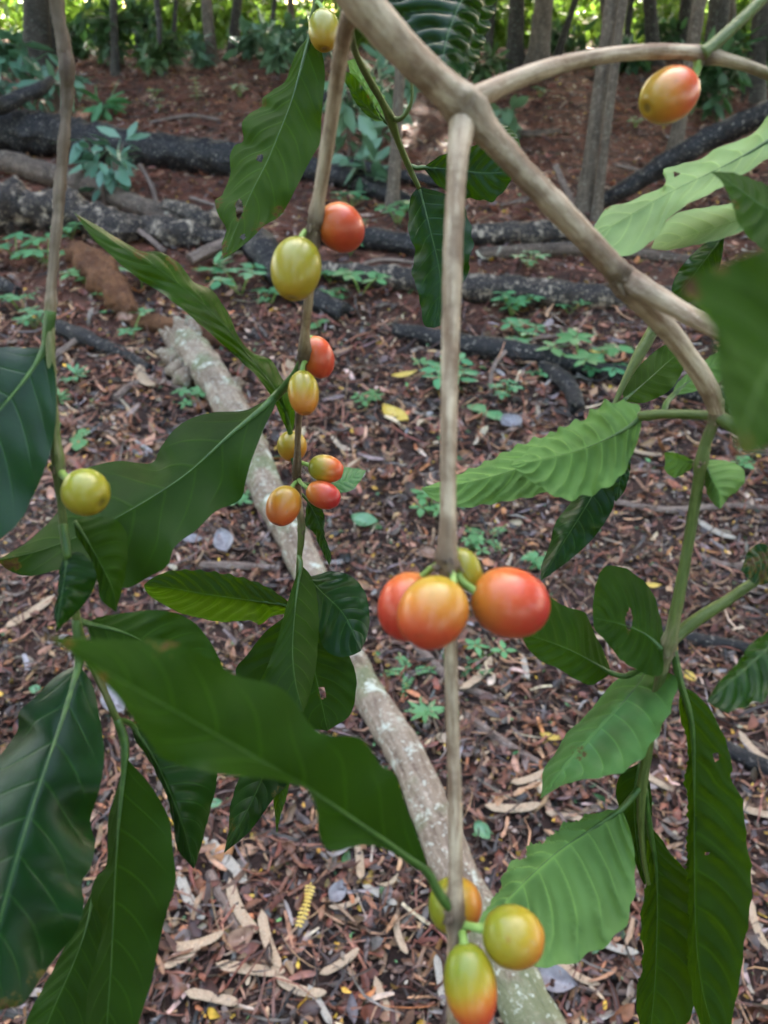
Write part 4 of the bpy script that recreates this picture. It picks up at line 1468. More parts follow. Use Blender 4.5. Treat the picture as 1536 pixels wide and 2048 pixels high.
def fallen(x, y, ang, ln, asp, m, lab, lift=0.025, name='fallen_leaf', roll=0.2):
    p = gp(x, y, lift)
    e = gp(x + 0.5 * ln * math.cos(R(ang)), y + 0.5 * ln * math.sin(R(ang)), lift)
    v = e - p
    L = 2 * v.length
    n, K = 22, 5
    V, F, UV = [], [], []
    for i in range(n):
        t = i / (n - 1)
        half = 0.5 * asp * L * max(0.02, math.sin(math.pi * t ** 0.85) ** 0.8)
        for j in range(-K, K + 1):
            s = j / K
            V.append(((t - 0.5) * L, s * half, L * (0.1 * (2 * t - 1) ** 2 + asp * 0.22 * abs(s) ** 1.4 + 0.012 * math.sin(9 * t + 3 * s))))
            UV.append((s, t))
    W = 2 * K + 1
    for i in range(n - 1):
        for j in range(W - 1):
            F.append((i * W + j, (i + 1) * W + j, (i + 1) * W + j + 1, i * W + j + 1))
    me = bpy.data.meshes.new(name)
    me.from_pydata(V, [], [f[::-1] for f in F])
    me.polygons.foreach_set('use_smooth', [True] * len(F))
    lay = me.uv_layers.new(name='uv')
    for li, l in enumerate(me.loops):
        lay.data[li].uv = UV[l.vertex_index]
    me.materials.append(M[m])
    o = place(name, me, None, tuple(p), math.atan2(v.y, v.x))
    o.rotation_euler = (roll, 0, math.atan2(v.y, v.x))
    tag(o, lab, 'fallen leaf', 'single fallen leaves on the litter')


M['dry_leaf'] = simple('dry_brown_leaf', (0.16, 0.08, 0.05), (0.26, 0.15, 0.1), 50, 0.5, (0.4, 0.001), 0.4)
M['grey_leaf'] = simple('grey_leaf', (0.15, 0.13, 0.14), (0.24, 0.22, 0.23), 50, 0.42, (0.4, 0.001), 0.5)
M['green_leaf'] = simple('fallen_green_leaf', (0.09, 0.2, 0.1), (0.14, 0.26, 0.13), 50, 0.45, (0.3, 0.001), 0.5)
fallen(793, 835, 35, 62, 0.42, 'yellow', 'bright yellow fallen leaf on open litter beside the twig of small cherries')
fallen(808, 752, -10, 52, 0.3, 'yellow', 'yellow leaf near the foot of the smooth black log')
fallen(1193, 705, -4, 32, 0.4, 'yellow', 'small cream leaf behind the widest seedling clump')
fallen(730, 1045, 10, 54, 0.65, 'green_leaf', 'oval pale green leaf on the litter on the pale log side of the hanging stem')
fallen(966, 1664, 50, 46, 0.6, 'green_leaf', 'oval green leaf beside the quilted leaf tip')
fallen(430, 1608, -10, 30, 0.7, 'green_leaf', 'small round green leaf between the hanging leaves')
fallen(72, 1380, 0, 24, 0.8, 'green_leaf', 'small mint green leaf above the dark glossy leaf')
fallen(675, 1785, -60, 56, 0.6, 'grey_leaf', 'grey curled leaf beside the yellow leaflet spray')
fallen(235, 1405, 60, 70, 0.55, 'grey_leaf', 'grey-purple leaf beside the stem below the near leaf')
fallen(1110, 1960, 20, 90, 0.6, 'grey_leaf', 'grey-violet leaf below the big quilted leaf')
fallen(385, 1080, 10, 44, 0.5, 'grey_leaf', 'pale grey leaf beside the point of the large wavy leaf')
fallen(450, 1090, 75, 50, 0.5, 'grey_leaf', 'grey leaf between the large wavy leaf and the pale log')
fallen(480, 1880, -35, 70, 0.6, 'dry_leaf', 'orange-brown curled leaf among the pods')
fallen(1025, 850, 30, 40, 0.8, 'grey_leaf', 'pale round leaf beside the flat seedling')
fallen(860, 1110, 20, 40, 0.5, 'dry_leaf', 'light tan leaf behind the near cherry cluster')
fallen(1100, 1475, 20, 44, 0.35, 'yellow', 'thin yellow leaf above the bluish green leaf')
fallen(1380, 1355, 45, 30, 0.6, 'yellow', 'small yellow leaf behind the long drooping leaf stalk')
fallen(1305, 1172, 0, 34, 0.4, 'yellow', 'yellow leaf on the litter beside the slit leaf')
fallen(560, 765, 40, 50, 0.3, 'dry_leaf', 'narrow reddish leaf between the pale log stub and the small cherries')
fallen(255, 640, 20, 36, 0.5, 'dry_leaf', 'pinkish leaf on the litter below the rotten chunk')

# yellow spray of leaflets
t = empty('leaflet_spray', gp(620, 1775, 0.02))
tag(t, 'small yellow spray of paired leaflets lying among the pods', 'leaflet')
A, B = gp(622, 1765, 0.03), gp(598, 1850, 0.03)
S = crom([tuple(A), tuple((A + B) / 2 + Vector((0.004, 0, 0.004))), tuple(B)], 12)
V, F, UV, RI = tube(S, np.full(12, 0.0012), 6)
mk('stalk', V, F, M['yellow'], t, tuple(A), UV)
PP, DD, NN, LL, WW = [], [], [], [], []
ax = np.array(unit(np.array([B - A])))[0]
sd_ = np.cross(ax, [0, 0, 1])
for i in range(1, 12):
    for s in (-1, 1):
        PP.append(S[i])
        DD.append(sd_ * s * 0.95 + ax * 0.25 + np.array([0, 0, 0.1]))
        NN.append((0.1 * s, 0.1, 1))
        LL.append(0.010 + 0.002 * math.sin(i))
        WW.append(0.0055)
V, F, T = leaf_cloud(np.array(PP), unit(np.array(DD)), unit(np.array(NN)), np.array(LL), np.array(WW), np.ones(len(PP)))
mk('leaflets', V, [tuple(f) for f in F], M['yellow'], t, tuple(A), None, None, False)
# ================================================================== COFFEE BRANCHES
# ---- the main forked bough
hub = at(930, 212, 0.165)
main = empty('coffee_branch', hub)
tag(main, 'thick tan forked coffee bough with hanging twigs of ripening cherries', 'coffee branch')

bough = twig('bough', [(640, -110, .150, 92), (700, -32, .152, 86), (760, 48, .155, 74), (830, 122, .159, 68), (893, 182, .163, 68), (935, 218, .165, 82), (985, 275, .167, 56),
                       (1060, 358, .170, 50), (1130, 432, .173, 50), (1200, 506, .177, 48), (1243, 556, .18, 53), (1275, 596, .182, 46), (1330, 652, .187, 43), (1378, 716, .193, 39), (1416, 776, .198, 37),
                       (1436, 835, .203, 26)], main, [0] * 14 + [0.05, 0.3], ((5, .45), (10, .8)), n=260, seg=26)

arch = twig('side_branch', [(930, 208, .166, 52), (960, 192, .166, 44), (1010, 168, .168, 38), (1080, 141, .171, 34), (1150, 122, .175, 30), (1230, 109, .179, 29), (1310, 103, .183, 28), (1375, 105, .186, 28),
                            (1408, 112, .187, 34), (1440, 117, .188, 27), (1490, 130, .190, 22), (1560, 158, .192, 21), (1640, 190, .194, 19)],
            main, [0, 0, 0, 0, 0, .05, .1, .15, .2, .35, .4, .4, .5], ((8, 1.0),), n=170, seg=20)
cherry(arch, (1338, 191), 65, 50, 146, .186, .56, (.26, (1, -.1)), (1396, 116, .187), -14, 18, 'orange cherry, paler on one side', .14)
twig('shoot', [(1403, 108, .186, 30), (1420, 96, .186, 26), (1450, 70, .186, 24), (1495, 28, .186, 24), (1545, -22, .186, 24), (1620, -95, .186, 24)], arch, [.7, 1, 1, 1, 1, 1], n=50)

fork = twig('side_branch', [(1225, 532, .185, 42), (1275, 572, .178, 46), (1330, 604, .176, 41), (1395, 640, .173, 36), (1455, 670, .170, 35), (1570, 728, .165, 33)], main, None, ((1, .45),), n=90, seg=18)

# ---- the middle hanging twig with the three near cherries
tw = twig('twig', [(930, 196, .170, 58), (926, 232, .167, 58), (922, 266, .1635, 50), (915, 330, .161, 41), (908, 450, .160, 40), (903, 600, .160, 38), (899, 760, .160, 35), (897, 900, .160, 33), (896, 1020, .161, 33),
                   (895, 1080, .162, 39), (893, 1125, .163, 49), (897, 1160, .164, 30), (900, 1240, .165, 26), (902, 1330, .166, 26), (905, 1450, .167, 27), (909, 1580, .167, 28), (911, 1700, .167, 28),
                   (910, 1780, .167, 32), (909, 1835, .167, 39), (908, 1880, .167, 28), (907, 1960, .167, 26), (906, 2060, .167, 26), (905, 2200, .167, 25)],
          main, [0, 0, 0, 0, 0, 0, 0, 0, .05, .12, .2, .3, .32, .3, .28, .26, .24, .22, .25, .3, .3, .35, .4], ((10, .7), (18, .85)), n=330, seg=18)
cherry(tw, (819, 1214), 70, 62, 112, .172, .74, (.2, (-.5, .6)), (880, 1130, .165), 10, 14, 'orange-red cherry half behind the front one')
cherry(tw, (865, 1226), 76, 67, 128, .158, .6, (.3, (-.2, 1)), (893, 1140, .163), -10, 14, 'front orange cherry, yellower on top')
cherry(tw, (1021, 1206), 80, 68, 18, .165, .74, (.22, (.8, .3)), (915, 1148, .164), 8, 16, 'plump red-orange cherry on its own')
cherry(tw, (932, 1140), 46, 30, 66, .168, .2, (.1, (0, 1)), (905, 1105, .165), 0, 12, 'narrow unripe yellowish cherry', .1)
cherry(tw, (910, 1812), 55, 52, 96, .174, .3, (.34, (1, .25)), (905, 1768, .168), 6, 12, 'yellow-green cherry with an amber side, behind the twig')
cherry(tw, (1027, 1874), 62, 57, 10, .163, .3, (.26, (.8, .55)), (925, 1850, .167), -10, 18, 'olive-yellow cherry with an orange flush')
cherry(tw, (941, 1972), 78, 51, 82, .16, .42, (.46, (.35, .95)), (925, 1868, .166), -14, 18, 'long cherry, yellow-green at the stalk and red at the tip')
leaf(tw, (853, 1742), (84, 1272), [(730, 1655), (620, 1580), (470, 1492), (380, 1440), (240, 1360)],
     [(850, 1715), (838, 1680), (816, 1620), (790, 1548), (762, 1530), (722, 1476), (660, 1470), (620, 1450), (565, 1378), (480, 1352), (420, 1318), (372, 1290), (300, 1279), (200, 1281), (130, 1275)],
     [(830, 1738), (780, 1700), (730, 1690), (665, 1702), (640, 1672), (622, 1588), (560, 1562), (430, 1545), (330, 1520), (290, 1472), (245, 1408), (180, 1340), (125, 1296)],
     (.163, .106), 'leaf_mature', 'under', .006, -.004, -.004, .00015, 8, .0014, [(906, 1822, .167, 20), (880, 1790, .165, 20)], 17, brown=[(330, 1282, 50), (110, 1275, 60), (740, 1478, 22), (205, 1360, 22)], nn=90, K=14,
     label='broad olive green leaf stretched across the front')

# ---- the twig with the string of small cherries
tr = twig('twig', [(700, 30, .160, 37), (690, 60, .164, 33), (682, 105, .170, 31), (668, 200, .180, 29), (653, 300, .188, 28), (638, 395, .195, 27), (629, 452, .199, 33), (624, 520, .204, 22), (617, 600, .215, 19), (611, 660, .228, 18),
                   (608, 708, .24, 25), (604, 760, .25, 16), (598, 830, .268, 14), (595, 890, .28, 13), (594, 945, .29, 19), (598, 1000, .298, 12), (603, 1060, .302, 16), (599, 1110, .306, 11), (595, 1165, .31, 10)],
          main, [0, 0, 0, 0, 0, 0, 0, .05, .1, .1, .2, .1, .15, .15, .3, .3, .6, .75, .8], ((6, .95), (10, 1.0), (12, .4), (13, .5), (14, .9), (16, .5)), n=300)
cherry(tr, (682, 456), 50, 44, 40, .202, .7, (.14, (.4, .3)), (636, 420, .198), 28, 13, 'round coral red cherry')
cherry(tr, (592, 538), 64, 49, 97, .196, .2, (.14, (0, 1)), (615, 462, .2), -6, 12, 'largest olive-yellow cherry of the string', .12)
cherry(tr, (636, 715), 43, 31, 72, .244, .7, (.16, (.5, .2)), (613, 690, .24), 20, 10, 'coral cherry just under a dark node')
cherry(tr, (607, 786), 46, 30, 84, .238, .36, (.2, (-.1, 1)), (611, 722, .24), -10, 10, 'amber cherry hanging over the twig')
cherry(tr, (584, 893), 32, 29, 90, .292, .34, (.16, (.4, .7)), (594, 930, .29), 40, 8, 'yellow cherry behind the twig')
cherry(tr, (652, 938), 36, 27, 12, .286, .38, (.4, (.95, .15)), (597, 922, .289), 6, 9, 'cherry half lime yellow and half orange')
cherry(tr, (647, 990), 36, 27, 22, .284, .76, (.26, (.9, .3)), (598, 960, .29), -6, 9, 'pinkish red cherry with a green stalk')
cherry(tr, (567, 1012), 42, 33, 112, .284, .52, (.2, (0, 1)), (592, 965, .29), -12, 9, 'dull orange cherry with a dark scarred tip', .3)
# narrow leaf seen edge on
leaf(tr, (583, 880), (147, 424), [(562, 800), (500, 715), (440, 640), (330, 545), (220, 480)],
     [(590, 830), (580, 785), (560, 752), (540, 720), (505, 705), (482, 680), (455, 622), (425, 582), (385, 563), (352, 522), (318, 502), (285, 500), (245, 482), (195, 452)],
     [(562, 835), (540, 790), (505, 745), (460, 702), (400, 650), (330, 592), (260, 545), (190, 480)],
     (.29, .215), 'leaf_mid', 'top', .012, -.004, -.01, .0004, 10, .002, [(594, 948, .29, 9), (586, 915, .29, 11)], 11, brown=[(285, 500, 26), (350, 524, 26), (150, 428, 30), (230, 470, 20)], label='narrow bright green leaf seen nearly edge on')
# big dark wavy leaf
leaf(tr, (556, 788), (-6, 1122), [(470, 862), (350, 965), (215, 1045), (100, 1095)],
     [(520, 806), (488, 820), (424, 824), (380, 838), (345, 862), (322, 893), (302, 926), (240, 922), (200, 928), (150, 950), (118, 1018), (60, 1080)],
     [(548, 815), (528, 855), (506, 915), (492, 960), (480, 1000), (432, 1022), (396, 1058), (350, 1092), (335, 1130), (300, 1152), (250, 1176), (205, 1150), (130, 1138), (60, 1152), (20, 1142)],
     (.262, .232), 'leaf_mature', 'under', .016, -.006, .004, .0002, 9, .003, [(606, 718, .242, 16), (590, 750, .25, 18)], 18, brown=[(20, 1140, 40)], nn=84, K=14, label='largest dark wavy leaf of the string twig')
leaf(tr, (640, 972), (732, 940), [(690, 962)], [(680, 938), (705, 936)], [(668, 985), (700, 982), (718, 965)], (.3, .31), 'leaf_young', 'top', .004, -.002, 0, .0003, 7, .0006, [(599, 965, .292, 6)], 6)
leaf(tr, (614, 1000), (660, 1132), [(636, 1040), (652, 1095)], [(611, 1030), (612, 1052), (630, 1066), (640, 1092)], [(638, 1010), (650, 1035), (650, 1070), (663, 1108)], (.302, .3), 'leaf_mature', 'top', .004, -.003, 0, .0003, 8, .001, [(600, 985, .298, 6)], 6)
leaf(tr, (602, 1128), (607, 1424), [(592, 1200), (585, 1300), (592, 1370)], [(588, 1165), (572, 1215), (556, 1275), (536, 1330), (520, 1372), (556, 1412)], [(624, 1155), (634, 1200), (638, 1260), (632, 1330), (620, 1390)],
     (.302, .275), 'leaf_mature', 'under', -.004, .012, 0, .0002, 9, .0008, [(597, 1110, .306, 9)], 9, label='grey-green leaf folded downward')
leaf(tr, (600, 1140), (722, 1302), [(640, 1180), (690, 1232)], [(622, 1152), (662, 1142), (700, 1151), (728, 1180), (738, 1225), (734, 1270)], [(612, 1190), (632, 1240), (645, 1290), (670, 1312), (700, 1312)],
     (.312, .32), 'leaf_mature', 'top', .008, -.002, .01, .0004, 9, .001, [(598, 1112, .308, 8)], 8, label='dark rounded leaf under the twig tip')
leaf(tr, (590, 1212), (288, 1170), [(500, 1200), (400, 1186), (330, 1174)], [(560, 1190), (540, 1176), (500, 1160), (440, 1146), (390, 1140), (340, 1142), (305, 1156)], [(575, 1226), (545, 1233), (520, 1250), (500, 1240), (455, 1243), (420, 1240), (365, 1226), (312, 1200), (295, 1184)],
     (.318, .322), 'leaf_mid', 'top', -.002, .022, 0, .0009, 11, .001, [(597, 1160, .311, 9), (600, 1190, .314, 9)], 9, scal=.04, label='long quilted leaf with a pale midrib')
leaf(tr, (606, 1210), (655, 1462), [(618, 1290), (640, 1390)], [(560, 1240), (525, 1270), (492, 1312), (470, 1345), (500, 1400), (590, 1450)], [(650, 1255), (690, 1296), (711, 1345), (712, 1380), (700, 1430)],
     (.326, .33), 'leaf_mature', 'under', .006, .004, .006, .0009, 9, .001, [(597, 1165, .312, 8)], 8, holes=[(644, 1386, 9, 13)], label='dark leaf with an insect hole')
leaf(tr, (570, 1440), (448, 1706), [(540, 1520), (500, 1610)], [(520, 1480), (485, 1540), (462, 1610), (458, 1660)], [(590, 1500), (580, 1560), (545, 1600), (500, 1662)], (.325, .335), 'leaf_mature', 'top', .01, .0, 0, .0004, 9, .001, None, 8, brown=[(456, 1650, 22), (560, 1590, 24)])
leaf(tr, (566, 1520), (553, 1668), [(562, 1570), (556, 1620)], [(548, 1550), (545, 1585), (550, 1625)], [(580, 1550), (574, 1590), (562, 1630)], (.33, .335), 'leaf_mid', 'top', .003, -.003, 0, .0003, 8, .0004, None, 7)

# ---- the thin green twig behind the bough
tg = twig('twig', [(702, 62, .22, 13), (712, 108, .235, 13), (738, 158, .25, 15), (765, 205, .265, 14), (782, 240, .275, 20), (797, 285, .285, 13), (818, 334, .295, 12), (838, 376, .30, 9)], main, 1.0, ((4, .15), (6, .2)), n=90, m='twig')
leaf(tg, (770, 242), (694, 122), [(752, 215), (722, 160)], [(748, 238), (722, 198), (706, 160)], [(776, 218), (762, 180), (738, 140), (716, 118)], (.28, .255), 'leaf_young', 'under', -.006, .006, 0, .0008, 8, .001, [(782, 236, .276, 9), (777, 246, .28, 9)], 8, scal=.06)
leaf(tg, (762, 240), (680, 140), [(735, 215), (705, 175)], [(742, 236), (718, 215), (698, 180)], [(752, 222), (736, 190), (706, 150)], (.27, .25), 'leaf_mid', 'top', 0, 0, 0, .0004, 7, .001, None, 6, brown=[(740, 190, 12)])
twig('petiole', [(784, 238, .275, 13), (800, 238, .272, 10), (815, 222, .27, 9), (824, 196, .268, 7), (823, 160, .266, 6)], tg, 1.0, n=40)
leaf(tg, (846, 335), (1030, 342), [(900, 338), (970, 345)], [(880, 312), (930, 292), (985, 292), (1022, 312)], [(878, 372), (920, 394), (955, 398), (985, 402), (1014, 374)], (.295, .285), 'leaf_mature', 'top', -.004, .004, 0, .0006, 8, .001, [(821, 332, .296, 10), (834, 336, .296, 9)], 9, scal=.05, label='dark bluish leaf passing behind the twig')
leaf(tg, (838, 374), (868, 656), [(858, 450), (880, 550), (876, 620)], [(822, 394), (817, 440), (818, 470), (830, 500), (824, 545), (834, 575), (842, 615), (848, 650)], [(880, 384), (918, 402), (938, 440), (946, 492), (936, 525), (940, 540), (918, 580), (900, 615), (888, 645)],
     (.30, .30), 'leaf_mature', 'top', .006, -.004, 0, .0002, 10, .0015, None, 9, scal=.03, label='dark leaf with wavy edges hanging behind the twig')
leaf(tg, (985, 252), (1042, 296), [(1012, 268)], [(1010, 250), (1034, 270)], [(995, 272), (1020, 292)], (.31, .31), 'leaf_mid', 'top', .002, 0, 0, .0003, 7, .0004, None, 6)

# ---- the shoot dropping from the far end of the bough
sh = twig('shoot', [(1434, 800, .2, 26), (1428, 840, .203, 24), (1412, 885, .206, 22), (1403, 925, .208, 27), (1394, 980, .212, 22), (1378, 1080, .217, 22), (1358, 1190, .221, 23), (1345, 1255, .224, 26), (1334, 1300, .227, 33), (1322, 1350, .23, 22),
                    (1308, 1420, .234, 20), (1294, 1510, .238, 19), (1284, 1575, .241, 20), (1282, 1650, .245, 13), (1288, 1720, .248, 10), (1297, 1768, .25, 9)], main,
          [.2, .5, .7, .7, .7, .75, .7, .6, .5, .6, .7, .7, .7, .8, .9, 1], ((1, .5), (3, .5), (8, .6), (12, .3)), n=240)
sw_ = twig('twig', [(1480, 862, .2, 26), (1442, 838, .202, 27), (1420, 832, .204, 22), (1380, 829, .207, 20), (1330, 828, .211, 19), (1300, 830, .214, 21), (1278, 832, .216, 18)], main, .8, ((5, .2),), n=70)
leaf(sw_, (1282, 836), (1022, 931), [(1240, 864), (1170, 896), (1090, 918)], [(1278, 812), (1262, 804), (1215, 802), (1195, 810), (1160, 838), (1135, 846), (1105, 868), (1070, 890), (1040, 915)], [(1280, 862), (1262, 915), (1240, 955), (1200, 982), (1168, 992), (1140, 999), (1108, 992), (1085, 976), (1060, 960), (1040, 945)],
     (.217, .225), 'leaf_young', 'under', .012, -.004, 0, .0012, 9, .001, [(1312, 830, .213, 17), (1297, 834, .215, 17)], 13, scal=.05, nn=80, K=14, label='quilted pale green leaf with its pointed tip towards the stem')
leaf(sw_, (1250, 846), (842, 976), [(1120, 910), (1000, 948), (900, 972)], [(1180, 846), (1100, 866), (1040, 888), (980, 920), (905, 954), (862, 970)], [(1180, 930), (1090, 984), (1020, 1000), (965, 1010), (920, 1014), (872, 1002)],
     (.24, .25), 'leaf_young', 'under', .01, -.002, 0, .0011, 12, .001, None, 11, scal=.05, label='quilted pale leaf behind the pointed one')
leaf(sw_, (1210, 940), (1082, 1162), [(1180, 1000), (1130, 1080)], [(1160, 968), (1140, 1005), (1110, 1045), (1100, 1090), (1084, 1130)], [(1228, 980), (1224, 1020), (1190, 1072), (1150, 1112), (1110, 1142)], (.27, .275), 'leaf_mature', 'top', .008, -.003, 0, .0002, 8, .001, [(1260, 850, .235, 10), (1230, 900, .255, 10)], 9, label='dark leaf below the quilted pair')
leaf(sw_, (1252, 885), (1232, 1004), [(1243, 945)], [(1215, 930), (1212, 970)], [(1262, 920), (1252, 975)], (.275, .275), 'leaf_mature', 'top', .002, 0, 0, .0004, 7, .0008, None, 7)
leaf(sw_, (1246, 802), (1375, 690), [(1290, 765), (1340, 720)], [(1248, 775), (1280, 730), (1330, 690)], [(1290, 805), (1340, 780), (1368, 735)], (.26, .28), 'leaf_mid', 'under', .002, .002, 0, .0002, 8, .001, None, 8)
twig('petiole', [(1228, 812, .262, 10), (1246, 770, .262, 13), (1275, 715, .262, 22), (1302, 668, .262, 24), (1318, 630, .262, 20)], sw_, 1.0, n=40)
leaf(sw_, (1345, 792), (1470, 705), [(1375, 765), (1420, 735)], [(1355, 765), (1395, 730), (1440, 702)], [(1380, 785), (1430, 770), (1465, 735)], (.222, .235), 'leaf_young', 'under', .004, 0, 0, .0004, 8, .0006, [(1327, 826, .211, 12), (1333, 806, .215, 12)], 11)
# small pair at the first node
leaf(sh, (1392, 925), (1328, 908), [(1362, 922)], [(1365, 912), (1342, 906)], [(1380, 940), (1350, 956), (1330, 940)], (.212, .214), 'leaf_young', 'under', -.002, .002, 0, .0002, 6, .0004, [(1402, 926, .209, 7)], 7)
leaf(sh, (1408, 920), (1440, 1018), [(1422, 955), (1438, 990)], [(1409, 950), (1415, 985), (1428, 1006)], [(1440, 922), (1480, 930), (1492, 955), (1478, 980), (1455, 995)], (.208, .208), 'leaf_young', 'under', .006, .012, 0, .0003, 7, .0004, None, 8)
# notched leaf with a slit
leaf(sh, (1326, 1300), (1186, 1236), [(1290, 1268), (1240, 1248)], [(1328, 1275), (1316, 1215), (1298, 1175), (1272, 1150), (1250, 1136), (1212, 1132), (1190, 1170)], [(1325, 1345), (1305, 1352), (1275, 1340), (1240, 1318), (1215, 1285), (1190, 1258)],
     (.225, .232), 'leaf_mid', 'under', .008, -.004, 0, .0006, 8, .0008, None, 12, holes=[(1258, 1240, 7, 22)], label='upturned leaf with a slit in its blade')
leaf(sh, (1222, 1346), (1040, 1266), [(1160, 1310), (1100, 1284)], [(1206, 1300), (1186, 1262), (1168, 1226), (1128, 1212), (1090, 1192), (1058, 1225)], [(1200, 1362), (1180, 1370), (1150, 1358), (1118, 1338), (1080, 1320), (1055, 1295)],
     (.24, .222), 'leaf_mid', 'under', .006, -.002, 0, .0005, 8, .0008, [(1320, 1310, .228, 10), (1290, 1332, .233, 11), (1255, 1352, .238, 11)], 10, label='dark leaf behind the reddest cherry')
leaf(sh, (1296, 1342), (1080, 1597), [(1250, 1400), (1190, 1465), (1130, 1532)], [(1262, 1342), (1222, 1368), (1192, 1408), (1165, 1440), (1132, 1468), (1112, 1504), (1086, 1540), (1084, 1570)], [(1352, 1352), (1350, 1395), (1332, 1440), (1310, 1478), (1285, 1515), (1240, 1545), (1190, 1556), (1140, 1566), (1105, 1582)],
     (.24, .236), 'leaf_young', 'top', .03, -.022, -.004, .0005, 9, .0008, [(1330, 1312, .23, 9)], 9, brown=[(1160, 1506, 20), (1150, 1500, 10)], scal=.02, nn=76, label='pale shiny bluish green leaf with a brown fleck')
leaf(sh, (1362, 1372), (1446, 2100), [(1384, 1450), (1389, 1600), (1389, 1750), (1394, 1900), (1412, 2010)], [(1358, 1420), (1378, 1500), (1368, 1560), (1378, 1630), (1374, 1720), (1378, 1830), (1376, 1930), (1400, 2050)],
     [(1395, 1390), (1432, 1438), (1462, 1512), (1462, 1555), (1484, 1600), (1492, 1665), (1503, 1745), (1500, 1830), (1490, 1885), (1478, 1975), (1460, 2060)],
     (.228, .25), 'leaf_mid', 'under', .01, .002, 0, .0014, 12, .0012, [(1346, 1292, .226, 15), (1352, 1325, .227, 16)], 15, holes=[(1436, 1516, 7, 6), (1419, 1710, 4, 5)], nn=96, K=14, label='long drooping leaf with ladder-like veins')
leaf(sh, (1298, 1648), (1296, 2120), [(1312, 1730), (1315, 1840), (1310, 1960), (1302, 2050)], [(1290, 1720), (1296, 1755), (1284, 1800), (1280, 1860), (1285, 1920), (1272, 1990), (1280, 2060)], [(1318, 1672), (1345, 1710), (1385, 1760), (1408, 1830), (1412, 1920), (1390, 2010), (1350, 2080)],
     (.246, .262), 'leaf_mid', 'under', .006, .006, 0, .0014, 10, .001, [(1290, 1580, .242, 12), (1294, 1615, .244, 12)], 13, nn=80, label='drooping veined leaf partly behind the longer one')
leaf(sh, (1282, 1525), (1290, 1770), [(1268, 1590), (1274, 1690)], [(1242, 1548), (1232, 1590), (1246, 1640), (1262, 1700), (1278, 1745)], [(1300, 1570), (1304, 1640), (1298, 1720)], (.262, .27), 'leaf_mature', 'under', .002, .002, 0, .0005, 8, .001, None, 8)
leaf(sh, (1243, 1618), (958, 1856), [(1190, 1654), (1120, 1700), (1052, 1760), (1000, 1815)], [(1195, 1624), (1140, 1644), (1118, 1652), (1098, 1676), (1062, 1690), (1044, 1718), (1012, 1732), (1000, 1770), (985, 1798), (966, 1828)],
     [(1262, 1668), (1270, 1735), (1266, 1800), (1244, 1858), (1205, 1892), (1160, 1918), (1110, 1932), (1065, 1930), (1025, 1910), (985, 1885)],
     (.236, .215), 'leaf_young', 'under', .012, -.012, .0, .0019, 9, .0008, [(1284, 1570, .241, 13), (1266, 1592, .24, 14)], 12, scal=.03, nn=90, K=14, label='broad fresh green leaf with bold ribbed veins')
# small side twig
st = twig('twig', [(1338, 1285, .226, 24), (1365, 1262, .226, 26), (1405, 1232, .225, 25), (1455, 1200, .224, 22), (1510, 1162, .223, 20), (1580, 1112, .222, 20)], main, [.6, .7, .8, .9, .8, .7], ((1, .1), (3, .15)), n=60)
leaf(st, (1560, 1120), (1480, 1140), [(1520, 1122)], [(1530, 1088), (1500, 1098)], [(1545, 1160), (1510, 1168)], (.215, .21), 'leaf_mature', 'top', 0, 0, 0, .0003, 7, .0005, None, 9, brown=[(1520, 1130, 60)])
leaf(st, (1590, 1235), (1412, 1404), [(1540, 1290), (1480, 1345)], [(1540, 1262), (1500, 1290), (1478, 1322), (1440, 1362)], [(1600, 1330), (1550, 1385), (1500, 1410), (1452, 1424)], (.19, .18), 'leaf_mid', 'top', .006, -.004, 0, .0008, 9, .001, [(1580, 1112, .222, 12), (1600, 1180, .2, 12)], 10, scal=.06, label='soft edged leaf hanging from the small side twig')

# ---- the slender branch hanging beside them
root = at(115, 0, .2)
lb = empty('coffee_branch', root)
tag(lb, 'slender brown coffee branch turning green, with one lone yellow-green cherry', 'coffee branch')
ls = twig('stem', [(96, -160, .176, 29), (112, -20, .182, 29), (126, 80, .186, 27), (134, 150, .188, 29), (134, 190, .19, 24), (128, 280, .192, 22), (120, 380, .194, 22), (110, 500, .196, 21), (102, 590, .198, 22), (100, 650, .2, 19),
                   (103, 740, .201, 17), (110, 850, .202, 17), (116, 935, .203, 26), (122, 1000, .204, 17), (130, 1080, .206, 17), (143, 1160, .209, 16), (153, 1235, .212, 17), (170, 1300, .216, 15), (205, 1375, .22, 14), (234, 1440, .224, 14)],
          lb, [0, 0, 0, 0, 0, 0, 0, .05, .3, .55, .6, .65, .6, .8, .85, .9, .9, .7, .6, .7], ((0, .9), (1, .9), (2, .9), (3, 1), (4, 1), (5, .85), (6, .8), (7, .75), (8, .5), (12, .7), (16, .2)), n=280)  # high node values paint the upper stem's shade into its bark colour
cherry(lb, (172, 985), 48, 46, 30, .197, .14, (.14, (.2, .9)), (122, 945, .203), -20, 18, 'yellow-green cherry', .1)
leaf(lb, (92, 698), (-300, 1060), [(40, 770), (-60, 880), (-180, 980)], [(60, 697), (0, 696), (-90, 715), (-190, 800), (-270, 940)], [(108, 735), (113, 800), (106, 880), (70, 985), (30, 1055), (-60, 1110), (-180, 1120)],
     (.202, .188), 'leaf_mature', 'top', .01, -.006, 0, .00015, 9, .001, [(101, 622, .199, 24), (97, 655, .2, 24)], 22, nn=70, label='big dark leaf cut off by the frame')
leaf(lb, (134, 1104), (112, 1264), [(128, 1160), (118, 1220)], [(120, 1130), (116, 1175), (110, 1225)], [(165, 1106), (188, 1135), (192, 1165), (172, 1202), (140, 1235)], (.203, .2), 'leaf_mature', 'top', 0, .006, 0, .0003, 7, .0006, [(126, 1050, .205, 18)], 16)
